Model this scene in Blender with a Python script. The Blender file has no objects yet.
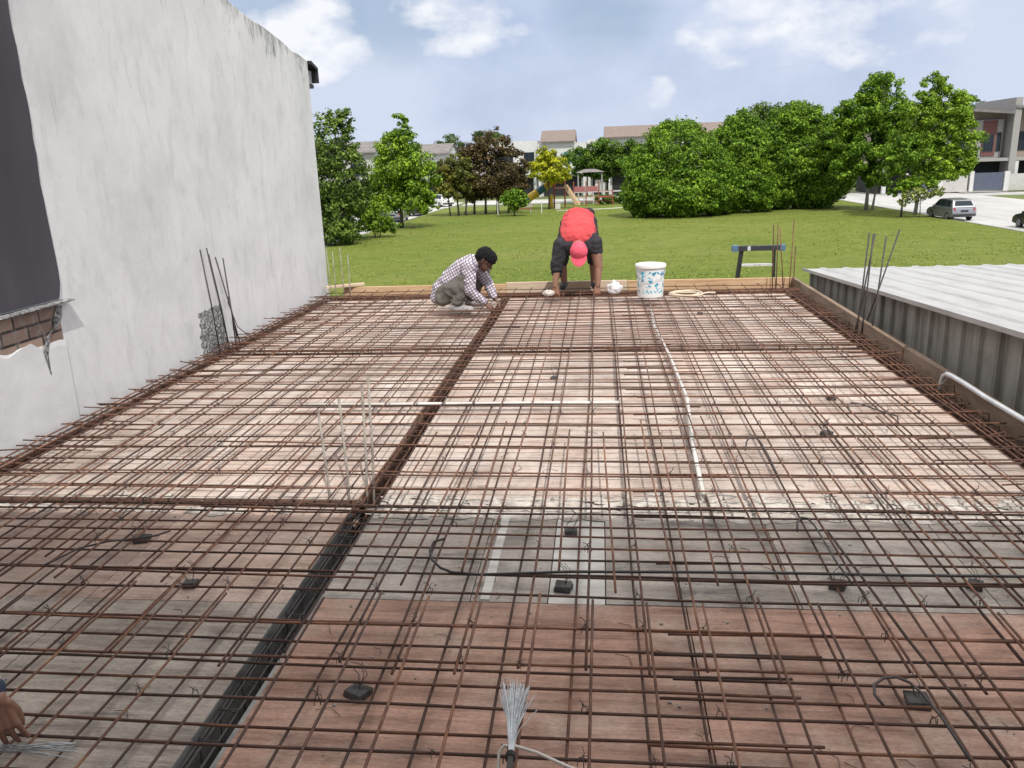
import bpy, bmesh, math, random, mathutils
import numpy as np
from mathutils import Vector, Matrix, Quaternion

random.seed(11)
rng = np.random.default_rng(5)
SC = bpy.context.scene
COL = SC.collection
PI = math.pi
GZ = -3.6                      # ground level below the deck

# ------------------------------------------------------------------ helpers
def tag(o, label=None, cat=None, group=None, kind=None):
    if label: o['label'] = label
    if cat: o['category'] = cat
    if group: o['group'] = group
    if kind: o['kind'] = kind
    return o

def empty(name, loc, label, cat, group=None, rz=0.0):
    o = bpy.data.objects.new(name, None)
    COL.objects.link(o)
    o.empty_display_size = 0.1
    o.location = loc
    o.rotation_euler = (0, 0, rz)
    return tag(o, label, cat, group)

class MB:
    def __init__(self):
        self.v = []; self.f = []
    def add(self, vs, fs):
        n = len(self.v)
        self.v += [tuple(p) for p in vs]
        self.f += [tuple(i + n for i in q) for q in fs]
        return self
    def box(self, x0, x1, y0, y1, z0, z1):
        vs = [(x, y, z) for z in (z0, z1) for y in (y0, y1) for x in (x0, x1)]
        return self.add(vs, [(0, 2, 3, 1), (4, 5, 7, 6), (0, 1, 5, 4), (2, 6, 7, 3), (0, 4, 6, 2), (1, 3, 7, 5)])
    def hexa(self, vs):
        return self.add(vs, [(0, 2, 3, 1), (4, 5, 7, 6), (0, 1, 5, 4), (2, 6, 7, 3), (0, 4, 6, 2), (1, 3, 7, 5)])
    def bar(self, p, q, w, h, up=(0, 0, 1)):
        p = Vector(p); q = Vector(q); d = (q - p).normalized(); up = Vector(up)
        if abs(d.dot(up)) > 0.98: up = Vector((0, 1, 0))
        s = d.cross(up).normalized() * w / 2; u = s.cross(d).normalized() * h / 2
        return self.hexa([p - s - u, p + s - u, q - s - u, q + s - u, p - s + u, p + s + u, q - s + u, q + s + u])
    def tube(self, path, r, seg=6, cap=True):
        P = [Vector(p) for p in path]; n = len(P)
        R = r if isinstance(r, (list, tuple)) else [r] * n
        t = (P[1] - P[0]).normalized()
        u = t.orthogonal().normalized()
        vs = []; fs = []
        for i in range(n):
            if i == 0: d = P[1] - P[0]
            elif i == n - 1: d = P[-1] - P[-2]
            else: d = (P[i + 1] - P[i]).normalized() + (P[i] - P[i - 1]).normalized()
            d = d.normalized() if d.length > 1e-9 else t
            u = (u - d * u.dot(d))
            u = u.normalized() if u.length > 1e-6 else d.orthogonal().normalized()
            w = d.cross(u)
            for k in range(seg):
                a = 2 * PI * k / seg
                vs.append(P[i] + (u * math.cos(a) + w * math.sin(a)) * R[i])
        for i in range(n - 1):
            for k in range(seg):
                a = i * seg + k; b = i * seg + (k + 1) % seg
                fs.append((a, b, b + seg, a + seg))
        if cap:
            fs.append(tuple(range(seg))[::-1]); fs.append(tuple(range((n - 1) * seg, n * seg)))
        return self.add(vs, fs)
    def lathe(self, prof, c=(0, 0, 0), seg=24):
        vs = []; fs = []
        for r, z in prof:
            for k in range(seg):
                a = 2 * PI * k / seg
                vs.append((c[0] + r * math.cos(a), c[1] + r * math.sin(a), c[2] + z))
        for i in range(len(prof) - 1):
            for k in range(seg):
                a = i * seg + k; b = i * seg + (k + 1) % seg
                fs.append((a, b, b + seg, a + seg))
        fs.append(tuple(range(seg))[::-1]); fs.append(tuple(range((len(prof) - 1) * seg, len(prof) * seg)))
        return self.add(vs, fs)
    def ball(self, c, r, seg=12, rings=8):
        r = r if isinstance(r, (tuple, list)) else (r, r, r)
        vs = [(c[0], c[1], c[2] - r[2])]; fs = []
        for i in range(1, rings):
            ph = -PI / 2 + PI * i / rings
            for k in range(seg):
                a = 2 * PI * k / seg
                vs.append((c[0] + r[0] * math.cos(ph) * math.cos(a), c[1] + r[1] * math.cos(ph) * math.sin(a), c[2] + r[2] * math.sin(ph)))
        vs.append((c[0], c[1], c[2] + r[2])); T = len(vs) - 1
        for k in range(seg):
            fs.append((0, 1 + (k + 1) % seg, 1 + k))
            fs.append((T, T - seg + k, T - seg + (k + 1) % seg))
        for i in range(rings - 2):
            for k in range(seg):
                a = 1 + i * seg + k; b = 1 + i * seg + (k + 1) % seg
                fs.append((a, b, b + seg, a + seg))
        return self.add(vs, fs)
    def prism(self, prof, axis, a0, a1):
        """profile of (u,v) extruded along axis 'x' (u=y,v=z) or 'y' (u=x,v=z)"""
        n = len(prof)
        mk = (lambda a, u, v: (a, u, v)) if axis == 'x' else (lambda a, u, v: (u, a, v))
        vs = [mk(a0, u, v) for u, v in prof] + [mk(a1, u, v) for u, v in prof]
        fs = [tuple(range(n))[::-1], tuple(range(n, 2 * n))]
        fs += [(k, (k + 1) % n, (k + 1) % n + n, k + n) for k in range(n)]
        return self.add(vs, fs)
    def build(self, name, mat, parent=None, smooth=False, bevel=0.0, loc=None):
        me = bpy.data.meshes.new(name)
        me.from_pydata(self.v, [], self.f)
        bm = bmesh.new(); bm.from_mesh(me)
        bmesh.ops.recalc_face_normals(bm, faces=bm.faces)
        if bevel:
            es = [e for e in bm.edges if len(e.link_faces) == 2 and e.calc_face_angle(0) > 0.6]
            bmesh.ops.bevel(bm, geom=es, offset=bevel, segments=2, affect='EDGES', profile=0.7, clamp_overlap=True)
        bm.to_mesh(me); bm.free()
        if smooth:
            me.polygons.foreach_set('use_smooth', [True] * len(me.polygons))
        if mat: me.materials.append(mat)
        o = bpy.data.objects.new(name, me)
        COL.objects.link(o)
        if loc is not None: o.location = loc
        if parent: o.parent = parent
        return o

ONES = ['', 'first', 'second', 'third', 'fourth', 'fifth', 'sixth', 'seventh', 'eighth', 'ninth', 'tenth', 'eleventh', 'twelfth', 'thirteenth',
        'fourteenth', 'fifteenth', 'sixteenth', 'seventeenth', 'eighteenth', 'nineteenth']
TENS = {2: 'twent', 3: 'thirt', 4: 'fort', 5: 'fift', 6: 'sixt', 7: 'sevent', 8: 'eight', 9: 'ninet'}
def nth(n):
    if n < 20: return ONES[n]
    t, o = divmod(n, 10)
    return TENS[t] + ('ieth' if o == 0 else 'y-' + ONES[o])

# ------------------------------------------------------------------ materials
def newmat(name):
    m = bpy.data.materials.new(name); m.use_nodes = True
    nt = m.node_tree; nt.nodes.clear()
    out = nt.nodes.new('ShaderNodeOutputMaterial'); b = nt.nodes.new('ShaderNodeBsdfPrincipled')
    nt.links.new(b.outputs[0], out.inputs[0])
    return m, nt, b

def N(nt, t, **kw):
    n = nt.nodes.new(t)
    for k, v in kw.items(): setattr(n, k, v)
    return n

def ramp(nt, fac, stops):
    r = N(nt, 'ShaderNodeValToRGB')
    e = r.color_ramp.elements
    while len(e) < len(stops): e.new(0.5)
    for q, (p, c) in zip(e, stops):
        q.position = p; q.color = (*c, 1) if len(c) == 3 else c
    nt.links.new(fac, r.inputs[0])
    return r.outputs[0]

def noise(nt, vec, scale, detail=5, rough=0.55, dist=0.0):
    n = N(nt, 'ShaderNodeTexNoise')
    n.inputs['Scale'].default_value = scale; n.inputs['Detail'].default_value = detail
    n.inputs['Roughness'].default_value = rough; n.inputs['Distortion'].default_value = dist
    if vec is not None: nt.links.new(vec, n.inputs['Vector'])
    return n.outputs['Fac']

def coords(nt, scale=(1, 1, 1), which='Object', off=True):
    tc = N(nt, 'ShaderNodeTexCoord'); mp = N(nt, 'ShaderNodeMapping')
    nt.links.new(tc.outputs[which], mp.inputs[0]); mp.inputs['Scale'].default_value = scale
    if off:
        oi = N(nt, 'ShaderNodeObjectInfo'); mu = N(nt, 'ShaderNodeVectorMath', operation='SCALE')
        mu.inputs[0].default_value = (37.0, 19.0, 11.0)
        nt.links.new(oi.outputs['Random'], mu.inputs['Scale']); nt.links.new(mu.outputs[0], mp.inputs['Location'])
    return mp.outputs[0]

def mixc(nt, fac, a, b, mode='MIX'):
    m = N(nt, 'ShaderNodeMix', data_type='RGBA', blend_type=mode)
    for sock, val in ((m.inputs[0], fac), (m.inputs[6], a), (m.inputs[7], b)):
        if hasattr(val, 'links'): nt.links.new(val, sock)
        elif isinstance(val, (int, float)): sock.default_value = val
        else: sock.default_value = (*val, 1)
    return m.outputs[2]

def bumpit(nt, b, h, strength=0.3, dist=0.01):
    bp = N(nt, 'ShaderNodeBump'); bp.inputs['Strength'].default_value = strength; bp.inputs['Distance'].default_value = dist
    nt.links.new(h, bp.inputs['Height']); nt.links.new(bp.outputs[0], b.inputs['Normal'])

def objrand(nt, col, lo, hi):
    """a per-object brightness so that repeats are not all alike"""
    oi = N(nt, 'ShaderNodeObjectInfo'); mr = N(nt, 'ShaderNodeMapRange')
    nt.links.new(oi.outputs['Random'], mr.inputs[0]); mr.inputs[3].default_value = lo; mr.inputs[4].default_value = hi
    vm = N(nt, 'ShaderNodeVectorMath', operation='SCALE')
    nt.links.new(col, vm.inputs[0]); nt.links.new(mr.outputs[0], vm.inputs['Scale'])
    return vm.outputs[0]

def noisy(name, stops, scale=4, rough=0.7, stretch=(1, 1, 1), bump=0.0, detail=6, metal=0.0, rnd=None, spec=0.5, bscale=None, bdist=0.01, off=True):
    m, nt, b = newmat(name)
    v = coords(nt, stretch, off=off)
    f = noise(nt, v, scale, detail, 0.62)
    c = ramp(nt, f, stops)
    if rnd: c = objrand(nt, c, *rnd)
    nt.links.new(c, b.inputs['Base Color'])
    b.inputs['Roughness'].default_value = rough; b.inputs['Metallic'].default_value = metal
    b.inputs['Specular IOR Level'].default_value = spec
    if bump: bumpit(nt, b, noise(nt, v, bscale or scale * 4, 6), bump, bdist)
    return m

def plain(name, c, rough=0.6, metal=0.0, spec=0.5, var=0.12, scale=6):
    lo = tuple(x * (1 - var) for x in c); hi = tuple(min(1, x * (1 + var)) for x in c)
    return noisy(name, [(0.3, lo), (0.7, hi)], scale, rough, metal=metal, spec=spec)

MT = {}
MT['rust'] = noisy('rusty_steel', [(0.28, (.055, .028, .021)), (0.48, (.115, .053, .036)), (0.66, (.215, .105, .060)), (0.8, (.11, .050, .032))], 7, .85, rnd=(.65, 1.3), bump=.5, bscale=220, bdist=.002)
MT['dark_bar'] = noisy('dark_steel_bar', [(0.3, (.040, .024, .019)), (0.55, (.090, .046, .033)), (0.75, (.155, .073, .045))], 6, .8, rnd=(.65, 1.25), bump=.5, bscale=220, bdist=.002)
MT['grey_bar'] = noisy('cement_dusted_bar', [(0.35, (.20, .17, .15)), (0.6, (.34, .31, .28)), (0.8, (.14, .09, .07))], 14, .9)
MT['bare_bar'] = noisy('dark_bare_bar', [(0.35, (.035, .032, .034)), (0.7, (.09, .075, .07))], 10, .6, spec=.4)
MT['tie_wire'] = noisy('bright_wire', [(0.3, (.26, .28, .30)), (0.7, (.50, .53, .56))], 60, .4, metal=.5)
MT['white_steel'] = noisy('dusty_white_steel', [(0.3, (.42, .37, .33)), (0.7, (.66, .62, .58))], 12, .5)
MT['pvc'] = noisy('white_pvc', [(0.3, (.50, .48, .45)), (0.7, (.70, .68, .66))], 7, .4)
MT['black_pipe'] = noisy('black_pipe', [(0.3, (.014, .014, .015)), (0.75, (.045, .042, .04))], 9, .45)
MT['galv'] = noisy('galvanised_tube', [(0.3, (.50, .51, .53)), (0.7, (.70, .71, .73))], 8, .35, metal=.3)

def ply_mat(name, base, dark, dust, stretch=(1, 7, 1), dustiness=0.5):
    m, nt, b = newmat(name)
    v = coords(nt, stretch); v2 = coords(nt, (1, 1, 1), off=False)
    c = ramp(nt, noise(nt, v, 3.0, 8, .66), [(0.36, dark), (0.50, base), (0.66, tuple(min(1, x * 1.16) for x in base))])
    bl = ramp(nt, noise(nt, v2, .9, 6, .7, .6), [(0.40, (.74, .74, .75)), (0.58, (1.05, 1.04, 1.03))])
    c = mixc(nt, 1.0, c, bl, 'MULTIPLY')
    gr = ramp(nt, noise(nt, coords(nt, (.6, 22, 1)), 4.0, 6, .7), [(0.36, (.80, .79, .78)), (0.6, (1.06, 1.06, 1.06))])
    c = mixc(nt, 1.0, c, gr, 'MULTIPLY')
    mk = ramp(nt, noise(nt, v2, 2.3, 9, .68), [(0.50 - .1 * dustiness, (0, 0, 0)), (0.68, (1, 1, 1))])
    c = mixc(nt, mk, c, dust)
    # dark spatter and drips
    sp = ramp(nt, noise(nt, v2, 17, 6, .7), [(0.66, (0, 0, 0)), (0.71, (1, 1, 1))])
    sp2 = N(nt, 'ShaderNodeMath', operation='MULTIPLY'); nt.links.new(sp, sp2.inputs[0]); sp2.inputs[1].default_value = .55
    c = mixc(nt, sp2.outputs[0], c, tuple(x * .35 for x in dark))
    fine = ramp(nt, noise(nt, coords(nt, (1, 3.5, 1)), 55, 5, .75), [(0.36, (.74, .73, .72)), (0.62, (1.12, 1.12, 1.12))])
    c = mixc(nt, 1.0, c, fine, 'MULTIPLY')
    c = objrand(nt, c, .86, 1.12)
    nt.links.new(c, b.inputs['Base Color']); b.inputs['Roughness'].default_value = .78
    bumpit(nt, b, noise(nt, v, 9, 8, .7), .25, .004)
    return m
MT['ply_pale'] = ply_mat('pale_plywood', (.52, .415, .36), (.37, .27, .225), (.62, .55, .505), dustiness=.7)
MT['ply_red'] = ply_mat('red_brown_plywood', (.52, .315, .24), (.35, .200, .150), (.56, .42, .35), dustiness=.2)
MT['ply_pink'] = ply_mat('pinkish_plywood', (.52, .375, .31), (.36, .245, .20), (.58, .46, .40), dustiness=.4)
MT['ply_grey'] = ply_mat('grey_weathered_plywood', (.45, .385, .33), (.26, .22, .19), (.55, .49, .43), stretch=(1, 9, 1), dustiness=.6)
MT['ply_greyx'] = ply_mat('grey_stained_plywood', (.43, .375, .33), (.19, .175, .165), (.54, .49, .445), stretch=(.7, 3, 1), dustiness=.5)
MT['ply_far'] = ply_mat('faded_pink_plywood', (.47, .36, .315), (.33, .235, .20), (.56, .48, .43), dustiness=.5)
MT['strip'] = noisy('pale_patch_strip', [(0.3, (.50, .475, .44)), (0.7, (.70, .675, .64))], 8, .8, (1, 3, 1))
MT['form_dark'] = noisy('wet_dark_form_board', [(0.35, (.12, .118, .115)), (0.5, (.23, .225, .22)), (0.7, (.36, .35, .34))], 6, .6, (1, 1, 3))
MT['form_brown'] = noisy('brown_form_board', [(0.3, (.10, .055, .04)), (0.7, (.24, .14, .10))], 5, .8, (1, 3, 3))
MT['plank'] = noisy('tan_plank', [(0.3, (.40, .24, .13)), (0.5, (.56, .37, .22)), (0.75, (.66, .48, .32))], 3, .8, (1, 9, 12), bump=.2)
MT['plank_pale'] = noisy('pale_plank', [(0.3, (.48, .36, .26)), (0.7, (.66, .53, .41))], 3, .8, (1, 9, 12), bump=.2)
MT['plank_side'] = noisy('brown_side_board', [(0.3, (.14, .095, .066)), (0.5, (.225, .16, .115)), (0.75, (.30, .225, .17))], 3, .85, (5, 1, 5), bump=.25)
MT['concrete'] = noisy('concrete_grey', [(0.3, (.24, .235, .23)), (0.7, (.42, .41, .40))], 9, .9, bump=.4)
MT['spacer'] = noisy('spacer_block_concrete', [(0.3, (.045, .045, .046)), (0.7, (.13, .128, .125))], 22, .95, bump=.6, bscale=60)
MT['cement'] = noisy('dried_cement', [(0.3, (.20, .185, .17)), (0.5, (.44, .40, .365)), (0.7, (.60, .56, .52))], 13, .95, bump=.8, bscale=40)

# ------------------------------------------------------------------ camera
F = 810.0
def camera():
    import numpy as _n
    v = _n.array([88.0, 226.0, -F]); y = v / _n.linalg.norm(v)
    v2 = _n.array([89.0, 226.036, -F]); z = _n.cross(v, v2); z /= _n.linalg.norm(z)
    if z[1] < 0: z = -z
    x = _n.cross(y, z)
    Rw = _n.array([x, y, z])
    cd = bpy.data.cameras.new('camera'); cd.sensor_width = 36.0; cd.lens = F * 36.0 / 1024.0
    cd.clip_start = 0.05; cd.clip_end = 3000
    co = bpy.data.objects.new('camera', cd); COL.objects.link(co)
    M = Matrix([list(r) for r in Rw]).to_4x4(); M.translation = (0, 0, 1.6)
    co.matrix_world = M
    SC.camera = co
camera()

# ------------------------------------------------------------------ sky and sun
SUN = Vector((0.30, -0.66, 1.0)).normalized()
OVER = 1.6  # brightness of the fill added to the sky above the view
def sky():
    w = bpy.data.worlds.new('World'); SC.world = w; w.use_nodes = True
    nt = w.node_tree; nt.nodes.clear()
    out = N(nt, 'ShaderNodeOutputWorld'); bg = N(nt, 'ShaderNodeBackground')
    st = N(nt, 'ShaderNodeTexSky', sky_type='NISHITA'); st.sun_disc = False
    st.sun_elevation = math.asin(SUN.z); st.sun_rotation = math.atan2(SUN.x, SUN.y)
    st.air_density = 1.0; st.dust_density = 1.4; st.ozone_density = 1.6
    tc = N(nt, 'ShaderNodeTexCoord')
    mp = N(nt, 'ShaderNodeMapping'); mp.inputs['Scale'].default_value = (1.0, 1.0, 1.8)
    nt.links.new(tc.outputs['Generated'], mp.inputs[0])
    v = mp.outputs[0]
    n1 = noise(nt, v, 3.1, 9, .60, .2)
    n2 = noise(nt, v, 9.0, 9, .62, .3)
    n3 = noise(nt, v, 17.0, 6, .55, .15)
    def math2(op, a, b):
        m = N(nt, 'ShaderNodeMath', operation=op); m.use_clamp = False
        for s, q in zip(m.inputs, (a, b)):
            if hasattr(q, 'links'): nt.links.new(q, s)
            else: s.default_value = q
        return m.outputs[0]
    # thin veil over the blue
    veil = ramp(nt, n1, [(0.30, (.72, .72, .72)), (0.52, (.98, .98, .98))])
    # bright cumulus heads where the photograph has them (directions in the sky)
    tot = None
    for d, wd, amp in CLOUDS:
        d = Vector(d).normalized()
        dt = N(nt, 'ShaderNodeVectorMath', operation='DOT_PRODUCT'); nt.links.new(tc.outputs['Generated'], dt.inputs[0]); dt.inputs[1].default_value = d
        mr = N(nt, 'ShaderNodeMapRange', interpolation_type='SMOOTHSTEP'); nt.links.new(dt.outputs['Value'], mr.inputs[0])
        mr.inputs[1].default_value = math.cos(wd); mr.inputs[2].default_value = 1.0
        mr.inputs[3].default_value = 0.0; mr.inputs[4].default_value = amp
        tot = mr.outputs[0] if tot is None else math2('MAXIMUM', tot, mr.outputs[0])
    h = math2('MULTIPLY', math2('ADD', math2('MULTIPLY', n3, 1.2), math2('MULTIPLY', tot, 1.72)), .6)
    cum = ramp(nt, h, [(0.50, (0, 0, 0)), (0.60, (.45, .45, .45)), (0.71, (1, 1, 1))])
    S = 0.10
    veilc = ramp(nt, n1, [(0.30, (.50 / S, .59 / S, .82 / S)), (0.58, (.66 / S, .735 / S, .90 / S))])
    # added fill light: unseen sky overhead made whiter and brighter for the shaded deck
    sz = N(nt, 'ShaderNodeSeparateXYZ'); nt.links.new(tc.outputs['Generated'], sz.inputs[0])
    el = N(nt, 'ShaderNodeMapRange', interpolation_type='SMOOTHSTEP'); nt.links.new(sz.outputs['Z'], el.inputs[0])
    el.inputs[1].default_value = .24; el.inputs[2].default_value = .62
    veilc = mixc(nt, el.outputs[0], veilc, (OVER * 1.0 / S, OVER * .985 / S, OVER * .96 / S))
    hole = None
    for d, wd in HOLES:                     # where the veil is torn and the blue shows
        d = Vector(d).normalized()
        dt = N(nt, 'ShaderNodeVectorMath', operation='DOT_PRODUCT'); nt.links.new(tc.outputs['Generated'], dt.inputs[0]); dt.inputs[1].default_value = d
        mr = N(nt, 'ShaderNodeMapRange', interpolation_type='SMOOTHSTEP'); nt.links.new(dt.outputs['Value'], mr.inputs[0])
        mr.inputs[1].default_value = math.cos(wd); mr.inputs[2].default_value = 1.0; mr.inputs[3].default_value = 1.0; mr.inputs[4].default_value = .55
        hole = mr.outputs[0] if hole is None else math2('MINIMUM', hole, mr.outputs[0])
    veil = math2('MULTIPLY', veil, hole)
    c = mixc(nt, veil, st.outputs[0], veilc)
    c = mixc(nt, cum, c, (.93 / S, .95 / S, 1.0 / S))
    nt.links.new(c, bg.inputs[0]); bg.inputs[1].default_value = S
    nt.links.new(bg.outputs[0], out.inputs[0])
    sd = bpy.data.lights.new('sun', 'SUN'); sd.energy = 3.5; sd.angle = math.radians(.55); sd.color = (1.0, .955, .88)
    so = bpy.data.objects.new('sun', sd); COL.objects.link(so)
    so.rotation_euler = (-SUN).to_track_quat('-Z', 'Y').to_euler()
    SC.view_settings.view_transform = 'Standard'; SC.view_settings.look = 'None'
    SC.view_settings.exposure = 0.0; SC.view_settings.gamma = 1.0
CLOUDS = [((-0.368, 0.921, 0.125), 0.052, 0.30), ((-0.340, 0.932, 0.129), 0.056, 0.34), ((-0.315, 0.938, 0.147), 0.056, 0.34), ((-0.291, 0.944, 0.155), 0.040, 0.30), ((-0.276, 0.953, 0.127), 0.038, 0.20), ((-0.308, 0.943, 0.127), 0.056, 0.30),
          ((-0.195, 0.969, 0.151), 0.052, 0.18), ((-0.161, 0.974, 0.160), 0.066, 0.23), ((-0.131, 0.978, 0.162), 0.061, 0.25), ((-0.112, 0.983, 0.145), 0.047, 0.17), ((0.116, 0.985, 0.124), 0.047, 0.18), ((0.148, 0.980, 0.130), 0.061, 0.24), ((0.182, 0.974, 0.136), 0.061, 0.25), ((0.210, 0.970, 0.121), 0.056, 0.21),
          ((0.263, 0.957, 0.123), 0.056, 0.19), ((0.309, 0.943, 0.119), 0.056, 0.17), ((0.348, 0.930, 0.121), 0.052, 0.17), ((0.069, 0.995, 0.070), 0.026, 0.22)]
HOLES = [((-0.349, 0.922, 0.169), 0.070), ((-0.236, 0.957, 0.175), 0.085), ((0.006, 0.982, 0.178), 0.085), ((-0.462, 0.870, 0.174), 0.117)]
sky()

# ------------------------------------------------------------------ ground, lawn, roads
def sheet(name, poly, z, m, kind='structure'):
    b = MB().add([(x, y, z) for x, y in poly], [tuple(range(len(poly)))])
    return tag(b.build(name, m), kind=kind)

def lawn_mat():
    m, nt, b = newmat('mown_grass')
    v = coords(nt, (1, 1, 1), off=False); vs = coords(nt, (.55, 1.1, 1), off=False)
    c = ramp(nt, noise(nt, vs, .13, 10, .72, .5), [(0.32, (.080, .142, .014)), (0.5, (.140, .182, .028)), (0.66, (.205, .218, .058))])
    c2 = ramp(nt, noise(nt, v, 1.1, 10, .80), [(0.34, (.058, .090, .012)), (0.66, (.205, .230, .052))])
    c = mixc(nt, .52, c, c2)
    nt.links.new(c, b.inputs['Base Color']); b.inputs['Roughness'].default_value = .9; b.inputs['Specular IOR Level'].default_value = .15
    bumpit(nt, b, noise(nt, v, 9, 8, .8), .9, .08)
    return m
MT['lawn'] = lawn_mat()
MT['rough_ground'] = noisy('rough_ground', [(0.3, (.06, .09, .02)), (0.55, (.12, .15, .04)), (0.75, (.20, .18, .10))], .15, .95, bump=.5, bscale=2)
MT['road'] = noisy('pale_concrete_road', [(0.3, (.33, .325, .32)), (0.5, (.42, .415, .41)), (0.75, (.50, .495, .49))], .35, .85, (1.8, .3, 1), detail=9)
MT['kerb'] = noisy('dark_kerb', [(0.3, (.05, .05, .048)), (0.7, (.16, .155, .15))], 2, .9)
MT['path'] = noisy('pale_path', [(0.3, (.45, .44, .42)), (0.7, (.62, .61, .58))], 1.5, .9)

sheet('terrain', [(-900, -300), (900, -300), (900, 1500), (-900, 1500)], GZ - .14, MT['rough_ground'])
sheet('park_lawn', [(-18.6, 12.5), (25.4, 12.5), (25.4, 98.5), (-18.6, 98.5)], GZ, MT['lawn'])
sheet('road_beside_park', [(25.55, -20), (41.0, -20), (41.0, 94.0), (80, 94.0), (80, 99.5), (-18, 118), (-18, 106.0), (25.55, 106.0)], GZ - .12, MT['road'])
sheet('road_behind_trees', [(-27.5, -20), (-18.75, -20), (-18.75, 114), (-27.5, 126)], GZ - .115, MT['road'])
def kerb(name, x0, x1, y0, y1):
    return tag(MB().box(x0, x1, y0, y1, GZ - .25, GZ + .015).build(name, MT['kerb'], bevel=.02), kind='structure')
kerb('kerb_beside_road', 25.4, 25.55, 12.5, 98.5)
kerb('kerb_beside_left_road', -18.75, -18.6, 12.5, 98.5)
kerb('kerb_behind_playground', -18.6, 25.4, 98.5, 98.65)
sheet('driveway_apron', [(41.0, 99.6), (70, 99.6), (70, 104), (41.0, 104)], GZ - .03, MT['path'])
tag(MB().box(41.0, 70, 99.45, 99.6, GZ - .2, GZ - .01).build('driveway_kerb', MT['kerb']), kind='structure')
sheet('grass_verge', [(46.3, 99.9), (50.5, 99.9), (50.5, 102.2), (46.3, 102.2)], GZ - .015, MT['lawn'])
sheet('playground_path', [(-4.6, 87.2), (-1.5, 87.0), (2.6, 88.8), (5.5, 89.4), (5.5, 90.1), (2.0, 89.6), (-1.7, 87.8), (-4.6, 87.9)], GZ + .008, MT['path'])
def tufts():
    r = np.random.default_rng(91); n = 90000
    y = 36 + (98 - 36) * r.random(n) ** 1.5; x = r.uniform(-18.4, 25.2, n)
    w = np.sin(x * .7 + 2.1 * np.sin(y * .23)) * np.sin(y * .45 + 1.3 * np.sin(x * .31)) + .8 * np.sin(x * 2.3 + y * .9) * np.sin(y * 1.7 - x * .6)
    k = r.random(n) < np.clip(.35 + .4 * w, .05, 1); x = x[k]; y = y[k]; n = len(x)
    h = r.uniform(.012, .035, n); a = r.uniform(0, PI, n); wd = r.uniform(.012, .045, n)
    dx = np.cos(a) * wd; dy = np.sin(a) * wd; lx = r.normal(0, .05, n); ly = r.normal(0, .05, n); z = np.full(n, GZ)
    V = np.stack([np.stack([x - dx, y - dy, z], 1), np.stack([x + dx, y + dy, z], 1), np.stack([x + dx * .5 + lx, y + dy * .5 + ly, z + h], 1), np.stack([x - dx * .6 + lx, y - dy * .6 + ly, z + h * .8], 1)], 1).reshape(-1, 3)
    me = bpy.data.meshes.new('grass_tufts'); me.vertices.add(len(V)); me.vertices.foreach_set('co', V.astype(np.float32).ravel())
    me.loops.add(4 * n); me.loops.foreach_set('vertex_index', np.arange(4 * n, dtype=np.int32))
    me.polygons.add(n); me.polygons.foreach_set('loop_start', np.arange(0, 4 * n, 4, dtype=np.int32)); me.polygons.foreach_set('loop_total', np.full(n, 4, np.int32))
    me.update(calc_edges=True)
    m, nt, b = newmat('grass_blades'); g = N(nt, 'ShaderNodeNewGeometry')
    c = ramp(nt, g.outputs['Random Per Island'], [(0.0, (.095, .150, .016)), (0.5, (.165, .210, .030)), (0.85, (.235, .250, .055)), (1.0, (.27, .250, .09))])
    nt.links.new(c, b.inputs['Base Color']); b.inputs['Roughness'].default_value = .8; b.inputs['Specular IOR Level'].default_value = .15
    me.materials.append(m); o = bpy.data.objects.new('grass_tufts', me); COL.objects.link(o); tag(o, kind='stuff')
tufts()

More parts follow.
